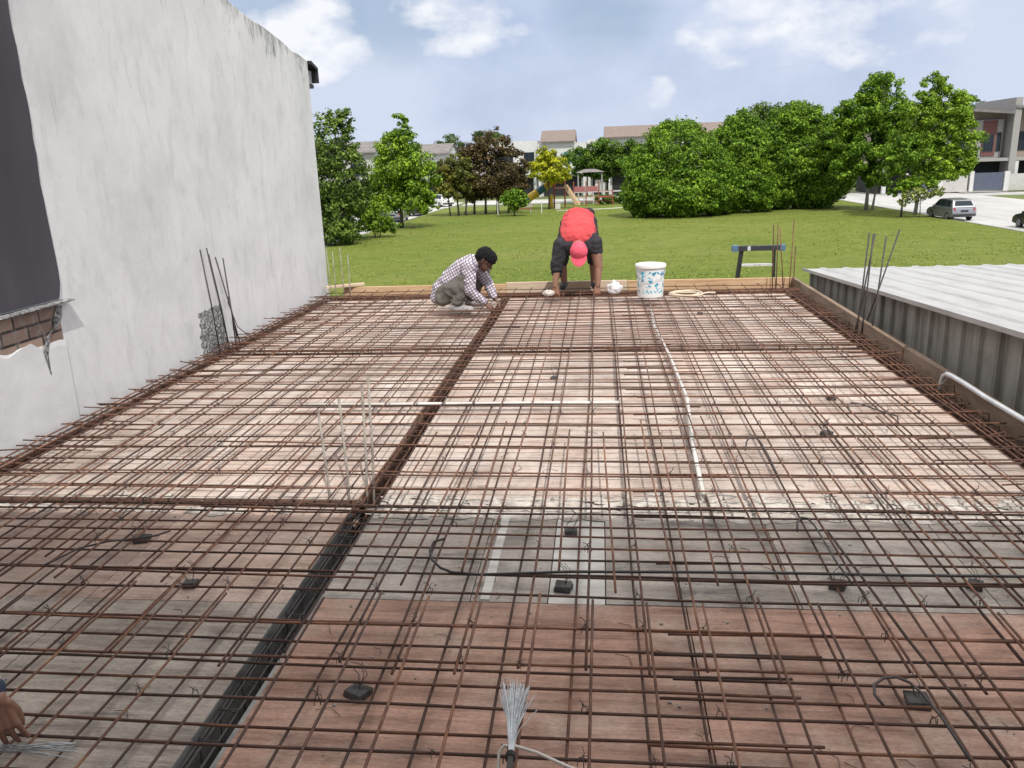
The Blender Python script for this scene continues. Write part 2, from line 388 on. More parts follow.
# ------------------------------------------------------------------ the tall plastered house on the left
WX = -3.457
def plaster():
    m, nt, b = newmat('grey_plaster_wall')
    v = coords(nt, (1, 1, 1), off=False); vs = coords(nt, (1, 5.0, .55), off=False); vt = coords(nt, (1, 2.2, 1.0), off=False)
    c = ramp(nt, noise(nt, v, .9, 9, .66), [(0.32, (.55, .55, .56)), (0.52, (.655, .655, .665)), (0.72, (.72, .72, .73))])
    pat = ramp(nt, noise(nt, vt, 2.6, 10, .72), [(0.5, (0, 0, 0)), (0.66, (.5, .5, .5))])
    c = mixc(nt, pat, c, (.48, .48, .49))
    st = ramp(nt, noise(nt, vs, 1.7, 10, .72, .3), [(0.585, (0, 0, 0)), (0.73, (.45, .45, .45))])
    c = mixc(nt, st, c, (.24, .24, .24))
    sm = ramp(nt, noise(nt, coords(nt, (1, 1.8, .9), off=False), 4.5, 9, .74, .2), [(0.60, (0, 0, 0)), (0.74, (.34, .34, .34))])
    c = mixc(nt, sm, c, (.27, .27, .275))
    # mould that follows the top of the gable
    sx = N(nt, 'ShaderNodeSeparateXYZ'); tcn = N(nt, 'ShaderNodeTexCoord'); nt.links.new(tcn.outputs['Object'], sx.inputs[0])
    def mm(op, a, bq):
        q = N(nt, 'ShaderNodeMath', operation=op)
        for s, k in zip(q.inputs, (a, bq)):
            if hasattr(k, 'links'): nt.links.new(k, s)
            else: s.default_value = k
        return q.outputs[0]
    top = mm('ADD', mm('MULTIPLY', sx.outputs['Y'], .15), sx.outputs['Z'])       # 4.35 along the gable top
    nearTop = N(nt, 'ShaderNodeMapRange'); nt.links.new(top, nearTop.inputs[0])
    nearTop.inputs[1].default_value = 3.55; nearTop.inputs[2].default_value = 4.36; nearTop.inputs[3].default_value = 0; nearTop.inputs[4].default_value = 1.0
    farY = N(nt, 'ShaderNodeMapRange'); nt.links.new(sx.outputs['Y'], farY.inputs[0]); farY.inputs[1].default_value = 5.5; farY.inputs[2].default_value = 9.0; farY.inputs[3].default_value = .16; farY.inputs[4].default_value = .33
    tp = mm('MULTIPLY', nearTop.outputs[0], farY.outputs[0])
    mo = ramp(nt, mm('ADD', noise(nt, coords(nt, (1, 2.6, .9), off=False), 3.6, 9, .78, .2), tp), [(0.75, (0, 0, 0)), (0.92, (.8, .8, .8))])
    c = mixc(nt, mo, c, (.10, .10, .10))
    edge = ramp(nt, mm('ADD', mm('MULTIPLY', noise(nt, v, 9, 6, .7), .10), top), [(0, (0, 0, 0)), (1, (1, 1, 1))])
    nt.links.new(c, b.inputs['Base Color']); b.inputs['Roughness'].default_value = .92; b.inputs['Specular IOR Level'].default_value = .2
    bumpit(nt, b, noise(nt, v, 6, 10, .7), .35, .012)
    return m
MT['plaster'] = plaster()
MT['plaster_low'] = noisy('pale_cement_render', [(0.3, (.54, .54, .55)), (0.55, (.64, .64, .65)), (0.75, (.71, .71, .72))], 2.2, .95, bump=.35, bscale=9)
MT['dark_paint'] = noisy('dark_slate_paint', [(0.3, (.038, .034, .044)), (0.55, (.053, .048, .061)), (0.75, (.075, .069, .086))], 1.6, .75, (1, 1, .35), bump=.25, bscale=16)
MT['black_edge'] = plain('black_roof_edge', (.018, .017, .02), .5)
MT['roof_tile'] = noisy('roof_tile_grey', [(0.3, (.10, .09, .085)), (0.7, (.18, .16, .15))], 2, .8)
MT['fascia'] = plain('pale_fascia', (.38, .38, .40), .6)
MT['rust_stain'] = noisy('rough_mortar', [(0.36, (.06, .06, .06)), (0.5, (.20, .20, .20)), (0.62, (.42, .42, .42))], 42, .95, bump=1.0, bscale=40, bdist=.02)

def brick_mat():
    m, nt, b = newmat('exposed_brick')
    tc = N(nt, 'ShaderNodeTexCoord'); sx = N(nt, 'ShaderNodeSeparateXYZ'); cb = N(nt, 'ShaderNodeCombineXYZ')
    nt.links.new(tc.outputs['Object'], sx.inputs[0]); nt.links.new(sx.outputs['Y'], cb.inputs[0]); nt.links.new(sx.outputs['Z'], cb.inputs[1])
    br = N(nt, 'ShaderNodeTexBrick'); nt.links.new(cb.outputs[0], br.inputs[0])
    br.inputs['Color1'].default_value = (.33, .235, .185, 1); br.inputs['Color2'].default_value = (.19, .13, .105, 1); br.inputs['Mortar'].default_value = (.045, .038, .034, 1)
    br.inputs['Scale'].default_value = 1.0; br.inputs['Brick Width'].default_value = .23; br.inputs['Row Height'].default_value = .082
    br.inputs['Mortar Size'].default_value = .010; br.inputs['Mortar Smooth'].default_value = .4
    v = coords(nt, off=False)
    c = mixc(nt, ramp(nt, noise(nt, v, 14, 8, .7), [(0.5, (0, 0, 0)), (0.7, (.8, .8, .8))]), br.outputs['Color'], (.30, .28, .26))
    nt.links.new(c, b.inputs['Base Color']); b.inputs['Roughness'].default_value = .95
    bumpit(nt, b, br.outputs['Fac'], -.8, .012)
    return m
MT['brick'] = brick_mat()

def tall_house():
    root = empty('tall_house', (-6, 3, GZ), 'tall grey plastered house with a stained blank gable wall beside the deck', 'house')
    P = root; off = (6, -3, -GZ)
    def put(b, n, m, **k):
        return b.build(n, m, P, loc=off, **k)
    top = lambda y: 2.85 + .15 * (10.0 - y)
    # gable wall, cut into a fine grid so its arris can wander a little
    b = MB()
    ys = np.linspace(-5, 10.0, 61)
    vs = []; fs = []
    for i, y in enumerate(ys):
        j = .012 * math.sin(y * 5.1) + .008 * math.sin(y * 13.7)
        vs += [(WX, y, GZ - .1), (WX, y, top(y) + j - .02), (WX - .022, y, top(y) + j), (WX - .2, y, top(y) + j), (WX - .2, y, GZ - .1)]
    for i in range(60):
        for k in range(4):
            a = i * 5 + k
            fs.append((a, a + 1, a + 6, a + 5))
    fs.append((0, 4, 3, 2, 1)); e = 60 * 5; fs.append((e, e + 1, e + 2, e + 3, e + 4))
    b.add(vs, fs); put(b, 'gable_wall', MT['plaster'])
    put(MB().box(-9.5, WX - .205, 9.8, 9.99, GZ - .1, 2.45), 'front_wall', MT['plaster_low'])
    # roof behind the gable
    b = MB(); b.hexa([(-9.5, -5, top(-5) - .35), (WX - .21, -5, top(-5) - .35), (-9.5, 9.9, top(9.9) - .35), (WX - .21, 9.9, top(9.9) - .35),
                      (-9.5, -5, top(-5) - .2), (WX - .21, -5, top(-5) - .2), (-9.5, 9.9, top(9.9) - .2), (WX - .21, 9.9, top(9.9) - .2)])
    put(b, 'roof', MT['roof_tile'])
    b = MB().hexa([(WX - .6, 6.2, 3.36), (WX - .03, 6.2, 3.43), (WX - .6, 7.62, 3.20), (WX - .03, 7.62, 3.22), (WX - .6, 6.2, 3.62), (WX - .03, 6.2, 3.66), (WX - .6, 7.62, 3.36), (WX - .03, 7.62, 3.36)])
    put(b, 'roof_edge', MT['black_edge'])
    # eave fascia and gutter past the end of the wall
    put(MB().box(-9.5, WX - .02, 10.003, 10.17, 2.585, 2.735), 'fascia_board', MT['fascia'])
    g = put(MB().hexa([(-9.5, 10.0, 2.80), (WX + .05, 10.003, 2.80), (-9.5, 10.23, 2.735), (WX + .05, 10.23, 2.735), (-9.5, 10.0, 2.835), (WX + .05, 10.003, 2.835), (-9.5, 10.23, 2.775), (WX + .05, 10.23, 2.775)]), 'gutter', MT['black_edge'])
    MB().box(-9.5, WX + .05, 10.19, 10.228, 2.60, 2.733).build('gutter_lip', MT['black_edge'], g)
    put(MB().box(-9.5, WX, 10.003, 10.16, 2.535, 2.58), 'soffit', MT['black_edge'])
    # the dark painted render of the near part, standing a little proud of the grey one
    random.seed(3)
    b = MB(); n = 40; zs = [0.855 + i * (4.4 - .855) / n for i in range(n + 1)]
    vs = []; fs = []
    for z in zs:
        ye = 4.852 + .007 * math.sin(z * 7) + .004 * math.sin(z * 19 + 1) + random.uniform(-.005, .005) - (.02 if z < .9 else 0)
        vs += [(WX + .001, -4.9, z), (WX + .028, -4.9, z), (WX + .016, ye - .018, z), (WX + .006, ye, z), (WX + .001, ye, z)]
    for i in range(n):
        for k in range(5):
            a = i * 5 + k; c = i * 5 + (k + 1) % 5
            fs.append((a, c, c + 5, a + 5))
    fs += [(0, 1, 2, 3, 4), tuple(n * 5 + k for k in range(5))[::-1]]
    b.add(vs, fs); dp = put(b, 'dark_render', MT['dark_paint'])
    b = MB().hexa([(WX + .001, -4.8, .845), (WX + .065, -4.8, .838), (WX + .001, 4.895, .835), (WX + .06, 4.895, .828), (WX + .001, -4.8, .853), (WX + .065, -4.8, .846), (WX + .001, 4.895, .843), (WX + .06, 4.895, .836)])
    b.build('flashing_strip', MT['rust_stain'], dp)
    # bricks left bare below it, bitten edge
    b = MB(); b.box(WX + .001, WX + .006, -4.8, 4.79, .57, .832)
    bp = put(b, 'bare_brickwork', MT['brick'])
    vs = []; fs = []; n = 90
    for i in range(n + 1):
        y = -4.8 + (4.80 + 4.8) * i / n
        vs += [(WX + .001, y, .0), (WX + .011, y, .0), (WX + .011, y, .60 + .028 * math.sin(y * 9) + .022 * math.sin(y * 23) + random.uniform(-.015, .015) - .02 * (y > 4.5)), (WX + .001, y, .63)]
    for i in range(n):
        for k in range(3):
            a = i * 4 + k; fs.append((a, a + 1, a + 5, a + 4))
    put(MB().add(vs, fs), 'lower_render', MT['plaster_low'])
    # dark crack and blotch at the corner of the bricks
    b = MB(); vs = []; fs = []
    pts = [(4.79, .80, .03), (4.765, .74, .045), (4.74, .69, .035), (4.64, .64, .02), (4.60, .57, .03), (4.595, .51, .016), (4.60, .45, .008), (4.605, .40, .003)]
    for y, z, wdt in pts: vs += [(WX + .0135, y - wdt, z), (WX + .0135, y + wdt, z + .01)]
    for i in range(len(pts) - 1): fs.append((2 * i, 2 * i + 1, 2 * i + 3, 2 * i + 2))
    put(b.add(vs, fs), 'crack', MT['rust_stain'])
    # rough mortar where the starter bars come out of the wall
    b = MB(); vs = []; fs = []; nu, nv = 16, 18
    for j in range(nv + 1):
        z = -.02 + .45 * j / nv
        for i in range(nu + 1):
            u = i / nu
            y = 6.56 + (.50 - .08 * j / nv) * u + .02 * math.sin(j * 1.7) + .03 * j / nv
            e = min(u, 1 - u, (1 - j / nv) * .7) * 4
            vs.append((WX + .002 + min(e, 1) * (.012 + random.uniform(-.006, .006)), y + random.uniform(-.012, .012), z + random.uniform(-.012, .012)))
    for j in range(nv):
        for i in range(nu):
            a = j * (nu + 1) + i; fs.append((a, a + 1, a + nu + 2, a + nu + 1))
    put(b.add(vs, fs), 'mortar_patch', MT['rust_stain'])
tall_house()

# ------------------------------------------------------------------ the house the deck belongs to (behind and below the viewer)
MT['house_paint'] = plain('white_house_paint', (.62, .61, .60), .8)
def own_house():
    root = empty('terrace_house', (1.5, -3, GZ), 'white terrace house with a deep eave behind the deck', 'house')
    off = (-1.5, 3, -GZ)
    MB().box(-3.44, 4.6, -6.0, -.45, GZ - .1, 4.60).build('wall', MT['house_paint'], root, loc=off)
    MB().box(-3.44, 4.6, -6.2, .30, 4.605, 4.78).build('eave', MT['fascia'], root, loc=off)
    MB().box(-3.2, 2.1, -.44, 9.5, GZ - .05, -.42).build('ground_floor', MT['plaster_low'], root, loc=off)
own_house()

# ------------------------------------------------------------------ metal roofed annex on the right
def metal_mat():
    m, nt, b = newmat('pale_metal_roofing')
    v = coords(nt, (3, .5, 1), off=False)
    c = ramp(nt, noise(nt, v, 2.2, 10, .74, .4), [(0.3, (.30, .29, .28)), (0.5, (.41, .408, .405)), (0.72, (.475, .475, .475))])
    nt.links.new(c, b.inputs['Base Color']); b.inputs['Roughness'].default_value = .5; b.inputs['Metallic'].default_value = .15
    return m
MT['metal_roof'] = metal_mat()
def cladding_mat():
    m, nt, b = newmat('stained_grey_cladding')
    v = coords(nt, (1, 3.4, .35), off=False); v2 = coords(nt, (1, 1, 1), off=False)
    c = ramp(nt, noise(nt, v, 1.6, 8, .65), [(0.36, (.15, .138, .12)), (0.5, (.285, .268, .243)), (0.68, (.375, .355, .33))])
    c = mixc(nt, ramp(nt, noise(nt, v2, 5, 8, .7), [(0.5, (0, 0, 0)), (0.75, (.6, .6, .6))]), c, (.14, .12, .10))
    nt.links.new(c, b.inputs['Base Color']); b.inputs['Roughness'].default_value = .8
    return m
MT['cladding'] = cladding_mat()
def annex():
    root = empty('metal_roofed_annex', (5, 5, GZ), 'low annex with a pale ribbed metal roof and grey cladding beside the right plank', 'shed')
    off = (-5, -5, -GZ)
    zr = lambda y: .247 + .0585 * (9.92 - y)
    prof = []
    x = 2.40
    while x < 9.0:
        prof += [(x, 0), (x + .175, 0), (x + .195, .013), (x + .235, .013), (x + .255, 0)]
        x += .26
    vs = []; fs = []; n = len(prof)
    ysr = (9.95, -2.5)
    for y in ysr: vs += [(px, y, zr(y) + pz) for px, pz in prof]
    for y in ysr: vs += [(px, y, zr(y) + pz - .006) for px, pz in prof]
    for k in range(n - 1):
        fs.append((k, k + 1, n + k + 1, n + k)); fs.append((2 * n + k, 3 * n + k, 3 * n + k + 1, 2 * n + k + 1))
        fs.append((k, 2 * n + k, 2 * n + k + 1, k + 1))
    fs.append((0, n, 3 * n, 2 * n))
    rf = MB().add(vs, fs).build('ribbed_roof', MT['metal_roof'], root, loc=off)
    b = MB().hexa([(2.385, -2.5, zr(-2.5) - .022), (2.399, -2.5, zr(-2.5) - .022), (2.385, 9.96, zr(9.96) - .022), (2.399, 9.96, zr(9.96) - .022),
                   (2.385, -2.5, zr(-2.5) + .012), (2.399, -2.5, zr(-2.5) + .012), (2.385, 9.96, zr(9.96) + .012), (2.399, 9.96, zr(9.96) + .012)])
    b.build('edge_trim', MT['metal_roof'], rf)
    # vertical ribbed cladding
    vs = []; fs = []; y = -2.4; pr = []
    while y < 9.85:
        pr += [(2.50, y), (2.50, y + .19), (2.475, y + .205), (2.475, y + .255), (2.50, y + .27)]
        y += .275
    for px, py in pr: vs += [(px, py, GZ), (px, py, zr(py) - .012)]
    for k in range(len(pr) - 1): fs.append((2 * k, 2 * k + 1, 2 * k + 3, 2 * k + 2))
    MB().add(vs, fs).build('ribbed_cladding', MT['cladding'], root, loc=off)
    MB().box(2.52, 8.9, -2.3, 9.7, GZ, -.15).build('wall', MT['plaster_low'], root, loc=off)
    for k, y in enumerate((6.62, 5.02, 8.3)):
        MB().box(2.440, 2.474, y, y + .06, zr(y) - .035, zr(y) - .013).build('bracket', MT['black_edge'], root, loc=off)
annex()

# ------------------------------------------------------------------ formwork deck
X_L0, X_L1, X_R0, X_R1 = -3.345, -1.200, -1.092, 2.13      # bays left and right of the beam trench
PLY_T = .018
bays = [(-.3, 3.52), (3.66, 6.77), (6.87, 9.70)]          # near, middle, far
def deck():
    sheets = []
    # near left
    def S(x0, x1, y0, y1, m, nm): sheets.append((x0, x1, y0, y1, m, nm))
    for a, c in ((X_L0, -2.02), (-2.02, X_L1)):
        S(a, c, -.3, 1.42, 'ply_grey', 'grey'); S(a, c, 1.42, 2.655, 'ply_grey', 'grey'); S(a, c, 2.655, 3.52, 'ply_pink', 'pinkish brown')
    for a, c in ((X_R0, .305), (.305, 1.33), (1.33, X_R1)):
        S(a, c, -.3, 1.55, 'ply_red', 'red-brown'); S(a, c, 1.55, 2.70, 'ply_red', 'red-brown')
    for a, c in ((X_R0, -.50), (-.50, -.205), (.012, .72), (.72, 1.42), (1.42, X_R1)):
        S(a, c, 2.70, 3.52, 'ply_greyx', 'grey stained')
    S(-.205, .012, 2.70, 3.52, 'strip', 'narrow pale')
    for y0, y1 in ((3.66, 4.86), (4.86, 6.0), (6.0, 6.77), (6.87, 8.1), (8.1, 9.70)):
        for a, c in ((X_L0, -2.30), (-2.30, X_L1), (X_R0, .12), (.12, 1.34), (1.34, X_R1)):
            S(a, c, y0, y1, 'ply_far' if y0 > 6.8 and a > -1.2 and c < 1.4 else 'ply_pale', 'pale')
    o = MB().box(X_L0, X_L1 - .004, 3.5225, 3.5405, -.02, -.003).build('packing_strip', MT['cement']); tag(o, 'pale cement-smeared packing strip on the near side of the left cross trench', 'wood strip')
    o = MB().box(X_L0, X_L1 - .004, 3.6395, 3.6575, -.02, -.003).build('packing_strip', MT['cement']); tag(o, 'pale cement-smeared packing strip on the far side of the left cross trench', 'wood strip')
    sheets.sort(key=lambda s: (-round(s[3], 2), s[0]))
    rows = sorted({round(s[3], 2) for s in sheets}, reverse=True)
    cnt = {}
    for x0, x1, y0, y1, m, nm in sheets:
        g = .0022
        b = MB().box(x0 + g, x1 - g, y0 + g, y1 - g, -PLY_T, random.uniform(-.0015, .0015))
        left = x1 <= X_L1 + .01
        bay = 'near' if y1 < 3.6 else 'middle' if y1 < 6.8 else 'far'
        key = (left, bay, nm); cnt.setdefault(key, []).append((x0, x1, y0, y1, m, nm, b))
    for (left, bay, nm), L in cnt.items():
        L.sort(key=lambda s: (-s[3], s[0]))
        rws = sorted({round(s[3], 2) for s in L}, reverse=True)
        side = 'left' if left else 'right'
        for x0, x1, y0, y1, m, _, b in L:
            row = rws.index(round(y1, 2)) + 1
            inrow = sorted([s for s in L if round(s[3], 2) == round(y1, 2)], key=lambda s: s[0])
            k = [s[0] for s in inrow].index(x0) + 1
            lab = f'{nm} plywood sheet in the {bay} bay {side} of the beam trench'
            if len(rws) > 1: lab += f', {nth(row)} row from the far edge'
            words = len(lab.split())
            if len(inrow) > 1: lab += f', {nth(k)} from the left'
            lab = lab.replace('row from the far edge', 'row').replace('plywood sheet in the', 'plywood,')
            o = b.build('plywood_sheet', MT[m])
            tag(o, lab, 'plywood', 'plywood sheets of the formwork deck')
    o = MB().box(-.462, -.425, 2.71, 3.51, .001, .0055).build('patch_strip', MT['strip'])
    tag(o, 'thin pale wooden strip on the grey plywood left of the broad pale one', 'wood strip')
    # trenches for the beams (sides and floor), joists below
    def trench(name, lab, x0, x1, y0, y1, depth, mside, mfloor):
        r = empty(name, ((x0 + x1) / 2, (y0 + y1) / 2, -depth), lab, 'formwork')
        lx, ly = (x1 - x0), (y1 - y0); t = .014
        if ly > lx:
            MB().box(-lx / 2 - t, -lx / 2, -ly / 2, ly / 2, 0, depth - .001).build('side_board', mside, r)
            MB().box(lx / 2, lx / 2 + t, -ly / 2, ly / 2, 0, depth - .001).build('side_board', mside, r)
        else:
            MB().box(-lx / 2, lx / 2, -ly / 2 - t, -ly / 2, 0, depth - .001).build('side_board', mside, r)
            MB().box(-lx / 2, lx / 2, ly / 2, ly / 2 + t, 0, depth - .001).build('side_board', mside, r)
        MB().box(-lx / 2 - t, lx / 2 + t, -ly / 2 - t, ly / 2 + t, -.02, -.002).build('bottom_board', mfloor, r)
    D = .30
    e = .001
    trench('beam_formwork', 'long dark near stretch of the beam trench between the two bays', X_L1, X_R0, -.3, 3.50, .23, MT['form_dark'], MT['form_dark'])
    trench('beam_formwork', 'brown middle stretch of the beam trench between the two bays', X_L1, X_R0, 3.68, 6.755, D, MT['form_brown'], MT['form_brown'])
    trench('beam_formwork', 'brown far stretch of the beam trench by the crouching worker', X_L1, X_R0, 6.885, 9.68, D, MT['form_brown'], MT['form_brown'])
    trench('beam_formwork', 'crosswise beam trench behind the near bay, left half', X_L0, X_L1 - .02, 3.556, 3.624, .10, MT['form_brown'], MT['plank_pale'])
    tag(MB().box(X_R0 + .002, X_R1, 3.5245, 3.6555, -.02, -.004).build('cement_covered_strip', MT['cement']), 'rough cement-covered strip of board between the near and middle right bays', 'board')
    trench('beam_formwork', 'crosswise beam trench before the far bay, left half', X_L0, X_L1 - .02, 6.785, 6.855, D, MT['form_brown'], MT['form_brown'])
    trench('beam_formwork', 'crosswise beam trench before the far bay, right half', X_R0 + .02, X_R1, 6.785, 6.855, D, MT['form_brown'], MT['form_brown'])
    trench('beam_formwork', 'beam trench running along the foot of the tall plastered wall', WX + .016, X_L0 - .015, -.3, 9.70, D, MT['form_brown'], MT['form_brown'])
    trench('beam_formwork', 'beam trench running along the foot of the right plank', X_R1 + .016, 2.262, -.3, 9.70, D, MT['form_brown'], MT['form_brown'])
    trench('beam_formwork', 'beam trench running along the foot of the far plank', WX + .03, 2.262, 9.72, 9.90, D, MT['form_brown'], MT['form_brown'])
    # ledge where the near left bay is stepped: brown riser with gaps
    # edge planks
    def plank(lab, m, x0, x1, y0, y1, z0, z1):
        o = MB().box(x0, x1, y0, y1, z0, z1).build('edge_plank', m, bevel=.004)
        return tag(o, lab, 'plank', 'planks standing round the deck edge')
    plank('tan edge plank at the far end, beside the tall wall', MT['plank'], -3.24, -1.17, 9.925, 9.965, -.32, .135)
    plank('paler edge plank at the far end, behind the bending worker', MT['plank_pale'], -1.165, .32, 9.928, 9.968, -.32, .155)
    plank('tan edge plank at the far end, behind the white bucket', MT['plank'], .325, 2.262, 9.925, 9.965, -.32, .150)
    plank('brown edge plank along the right side, far half beyond its joint', MT['plank_side'], 2.266, 2.310, 6.25, 9.965, -.32, .150)
    plank('brown edge plank along the right side, near half with pipe', MT['plank_side'], 2.276, 2.322, -.3, 6.245, -.32, .145)
    o = MB().bar((-3.42, 9.80, .155), (-2.98, 9.99, .165), .07, .03).build('loose_batten', MT['plank_pale'], bevel=.003)
    tag(o, 'loose pale batten lying on the far left corner of the planks', 'batten')
    # dried cement along the near crosswise beam
    b = MB(); random.seed(21)
    for i in range(1100):
        x = random.uniform(X_R0 + .03, X_R1) if i % 6 else random.uniform(X_L0 + .05, X_L1 - .3)
        if i % 4 == 0: x = random.choice((-.9, -.3, .5, .62, .75, 1.6)) + random.gauss(0, .12)
        y = random.gauss(3.49, .03) if random.random() < .6 else random.gauss(3.60, .05)
        if not (X_L0 < x < X_R1) or (x < X_L1 and 3.53 < y < 3.65) or y < 3.43 or X_L1 - .04 < x < X_R0 + .03: continue
        r = random.uniform(.008, .045); k = 7
        ring = [(x + r * 1.7 * math.cos(a) * random.uniform(.6, 1.2), y + r * .8 * math.sin(a) * random.uniform(.6, 1.2), .0025) for a in [2 * PI * q / k for q in range(k)]]
        b.add(ring + [(x, y, .0035 + random.uniform(.001, .016))], [(q, (q + 1) % k, k) for q in range(k)])
    tag(b.build('dried_cement', MT['cement']), kind='stuff')
    # crumbs, chips and off-cuts of wire
    b = MB()
    for i in range(900):
        x = random.uniform(X_L0, X_R1); y = random.uniform(1.2, 9.5) ** 1.0
        if X_L1 - .01 < x < X_R0 + .01: continue
        r = random.uniform(.002, .0055)
        b.ball((x, y, r * .5), (r * random.uniform(.7, 1.8), r, r * .6), 5, 3)
    tag(b.build('cement_crumbs', MT['concrete']), kind='stuff')
    b = MB()
    for i in range(260):
        x = random.uniform(X_L0, X_R1 - .1); y = random.uniform(1.2, 9.3); a = random.uniform(0, PI); l = random.uniform(.02, .07)
        if X_L1 - .1 < x < X_R0 + .1: continue
        b.tube([(x, y, .003), (x + l * math.cos(a), y + l * math.sin(a), .004), (x + l * 1.6 * math.cos(a + .5), y + l * 1.6 * math.sin(a + .5), .006)], .0011, 4)
    tag(b.build('wire_scraps', MT['dark_bar']), kind='stuff')
deck()

# ------------------------------------------------------------------ reinforcement
def wob(p, q, n, amp, seed):
    r = random.Random(seed)
    a1, a2, a3 = r.uniform(0, 6), r.uniform(0, 6), r.uniform(0, 6)
    P = []
    p = Vector(p); q = Vector(q); L = (q - p).length
    d = (q - p).normalized(); s = d.cross(Vector((0, 0, 1))).normalized()
    skew = r.uniform(-1, 1) * amp * 1.2
    for i in range(n + 1):
        t = i / n; l = t * L
        o = amp * (.6 * math.sin(l * 1.1 + a1) + .4 * math.sin(l * 2.7 + a2)) + skew * (t - .5) * 2
        z = amp * .55 * math.sin(l * 2.1 + a3) + amp * .25 * math.sin(l * 5.3 + a1)
        P.append(p + d * l + s * o + Vector((0, 0, z)))
    return P
BARS = []     # (name, label, path, r, material, group)
BR = .0047
def addbar(label, p, q, m, group, r=BR, amp=.006, n=None, seed=0, ext=()):
    n = n or max(3, int((Vector(q) - Vector(p)).length / .32))
    path = wob(p, q, n, amp, seed) + [Vector(e) for e in ext]
    o = MB().tube(path, r, 6).build('rebar', MT[m], smooth=True)
    tag(o, label, 'rebar', group)
    return o
def mats():
    random.seed(77)
    yN, yF = -.25, 9.86
    # upper mat, crosswise
    yt = [3.356, 3.17, 2.975, 2.745, 2.606, 2.392, 2.18, 1.984, 1.775, 1.58, 1.38, 1.18]
    y = 3.56
    while y < 9.8:
        yt.append(y + random.uniform(-.025, .025)); y += .2
    yt.sort(reverse=True)
    for k, y in enumerate(yt):
        mm = 'rust' if random.random() < .75 else 'dark_bar'
        e = random.uniform(-.02, .02)
        addbar(f'rusty crosswise bar of the upper mat, {nth(k + 1)} from the far plank', (-3.43 + abs(e), y + random.uniform(-.01, .01), .088), (2.235 + e, y + random.uniform(-.012, .012), .088), mm,
               'crosswise bars of the upper mat', seed=100 + k, ext=[(2.25, y, .05), (2.25, y + .01, -.06)] if k % 2 else ())
    # lower mat, crosswise, lapped near the middle of the right bay
    yb = [3.40, 3.19, 2.97, 2.83, 2.474, 2.35, 2.22, 2.13, 1.92, 1.70, 1.50, 1.30]
    y = 3.49
    while y < 9.75:
        yb.append(y + random.uniform(-.03, .03)); y += .2
    yb.sort(reverse=True)
    for k, y in enumerate(yb):
        mm = 'dark_bar' if random.random() < .65 else 'rust'
        xe = .62 + random.uniform(-.08, .10); xs = random.uniform(.08, .26)
        addbar(f'dark lower crosswise bar starting at the tall wall, {nth(k + 1)} from the far plank', (-3.43, y + .012, .038), (xe, y - .004, .040), mm,
               'lower crosswise bars on the left', seed=200 + k, ext=())
        addbar(f'dark lower crosswise bar starting at the right plank, {nth(k + 1)} from the far plank', (xs, y - .014, .040), (2.24, y + .01, .038), mm,
               'lower crosswise bars on the right', seed=300 + k)
    # lengthwise, upper mat: one 0.2 m grid, lapped in the near bay
    xs = []; x = -3.36
    xt = sorted([-.06 + .192 * k for k in range(-18, 13)])
    for k, x in enumerate([q for q in xt if -3.40 < q < 2.22]):
        if X_L1 - .02 < x < X_R0 + .02: x += .0
        sk = random.uniform(-.02, .02)
        mm = 'rust' if random.random() < .8 else 'dark_bar'
        addbar(f'rusty lengthwise bar of the upper mat, {nth(k + 1)} from the tall wall', (x + .5 * sk, 2.15 + random.uniform(-.05, .05), .099), (x - sk, yF, .099), mm,
               'lengthwise bars of the upper mat', seed=400 + k, n=26)
        addbar(f'near lengthwise bar of the upper mat lapping the long ones, {nth(k + 1)} from the tall wall', (x + .028, yN, .099), (x + .022, 2.56 + random.uniform(-.06, .06), .0995), mm,
               'near lengthwise bars of the upper mat', seed=500 + k)
    # lengthwise, lower mat
    xb = []; x = -3.31
    while x < 2.05:
        if not (X_L1 - .01 < x < X_R0 + .01): xb.append(x + random.uniform(-.03, .03))
        x += .2
    for k, x in enumerate(xb):
        sk = random.uniform(-.025, .025)
        addbar(f'dark lengthwise bar of the lower mat, {nth(k + 1)} from the tall wall', (x + sk, yN, .027), (x - sk, yF, .027), 'dark_bar' if random.random() < .7 else 'rust',
               'lengthwise bars of the lower mat', seed=600 + k, n=26)
    # short extra bars over the supports
    k = 0
    for x in [q + .10 for q in xt if -3.4 < q < 2.0]:
        if random.random() < .28: continue
        k += 1
        y0 = random.choice((2.62, 2.75)) + random.uniform(-.05, .05)
        addbar(f'short rusty lengthwise bar over the near crosswise beam, {nth(k)} from the tall wall', (x + random.uniform(-.03, .03), y0, .106), (x + random.uniform(-.03, .03), 4.55 + random.uniform(-.2, .2), .106), 'rust',
               'short bars over the near crosswise beam', seed=700 + k)
    for k in range(9):
        y = [2.69, 3.28, 4.18, 4.72, 5.5, 5.98, 6.36, 7.4, 8.3][::-1][k]
        x0 = [-2.15, -2.0, -1.9, -2.1, -2.0, -1.95, -2.2, -1.85, -2.1][k]
        addbar(f'short rusty bar lying across the beam trench, {nth(k + 1)} from the far plank', (x0, y + .02, .104), (x0 + 1.25, y - .02, .104), 'rust', 'short bars across the beam trench', seed=800 + k)
mats()

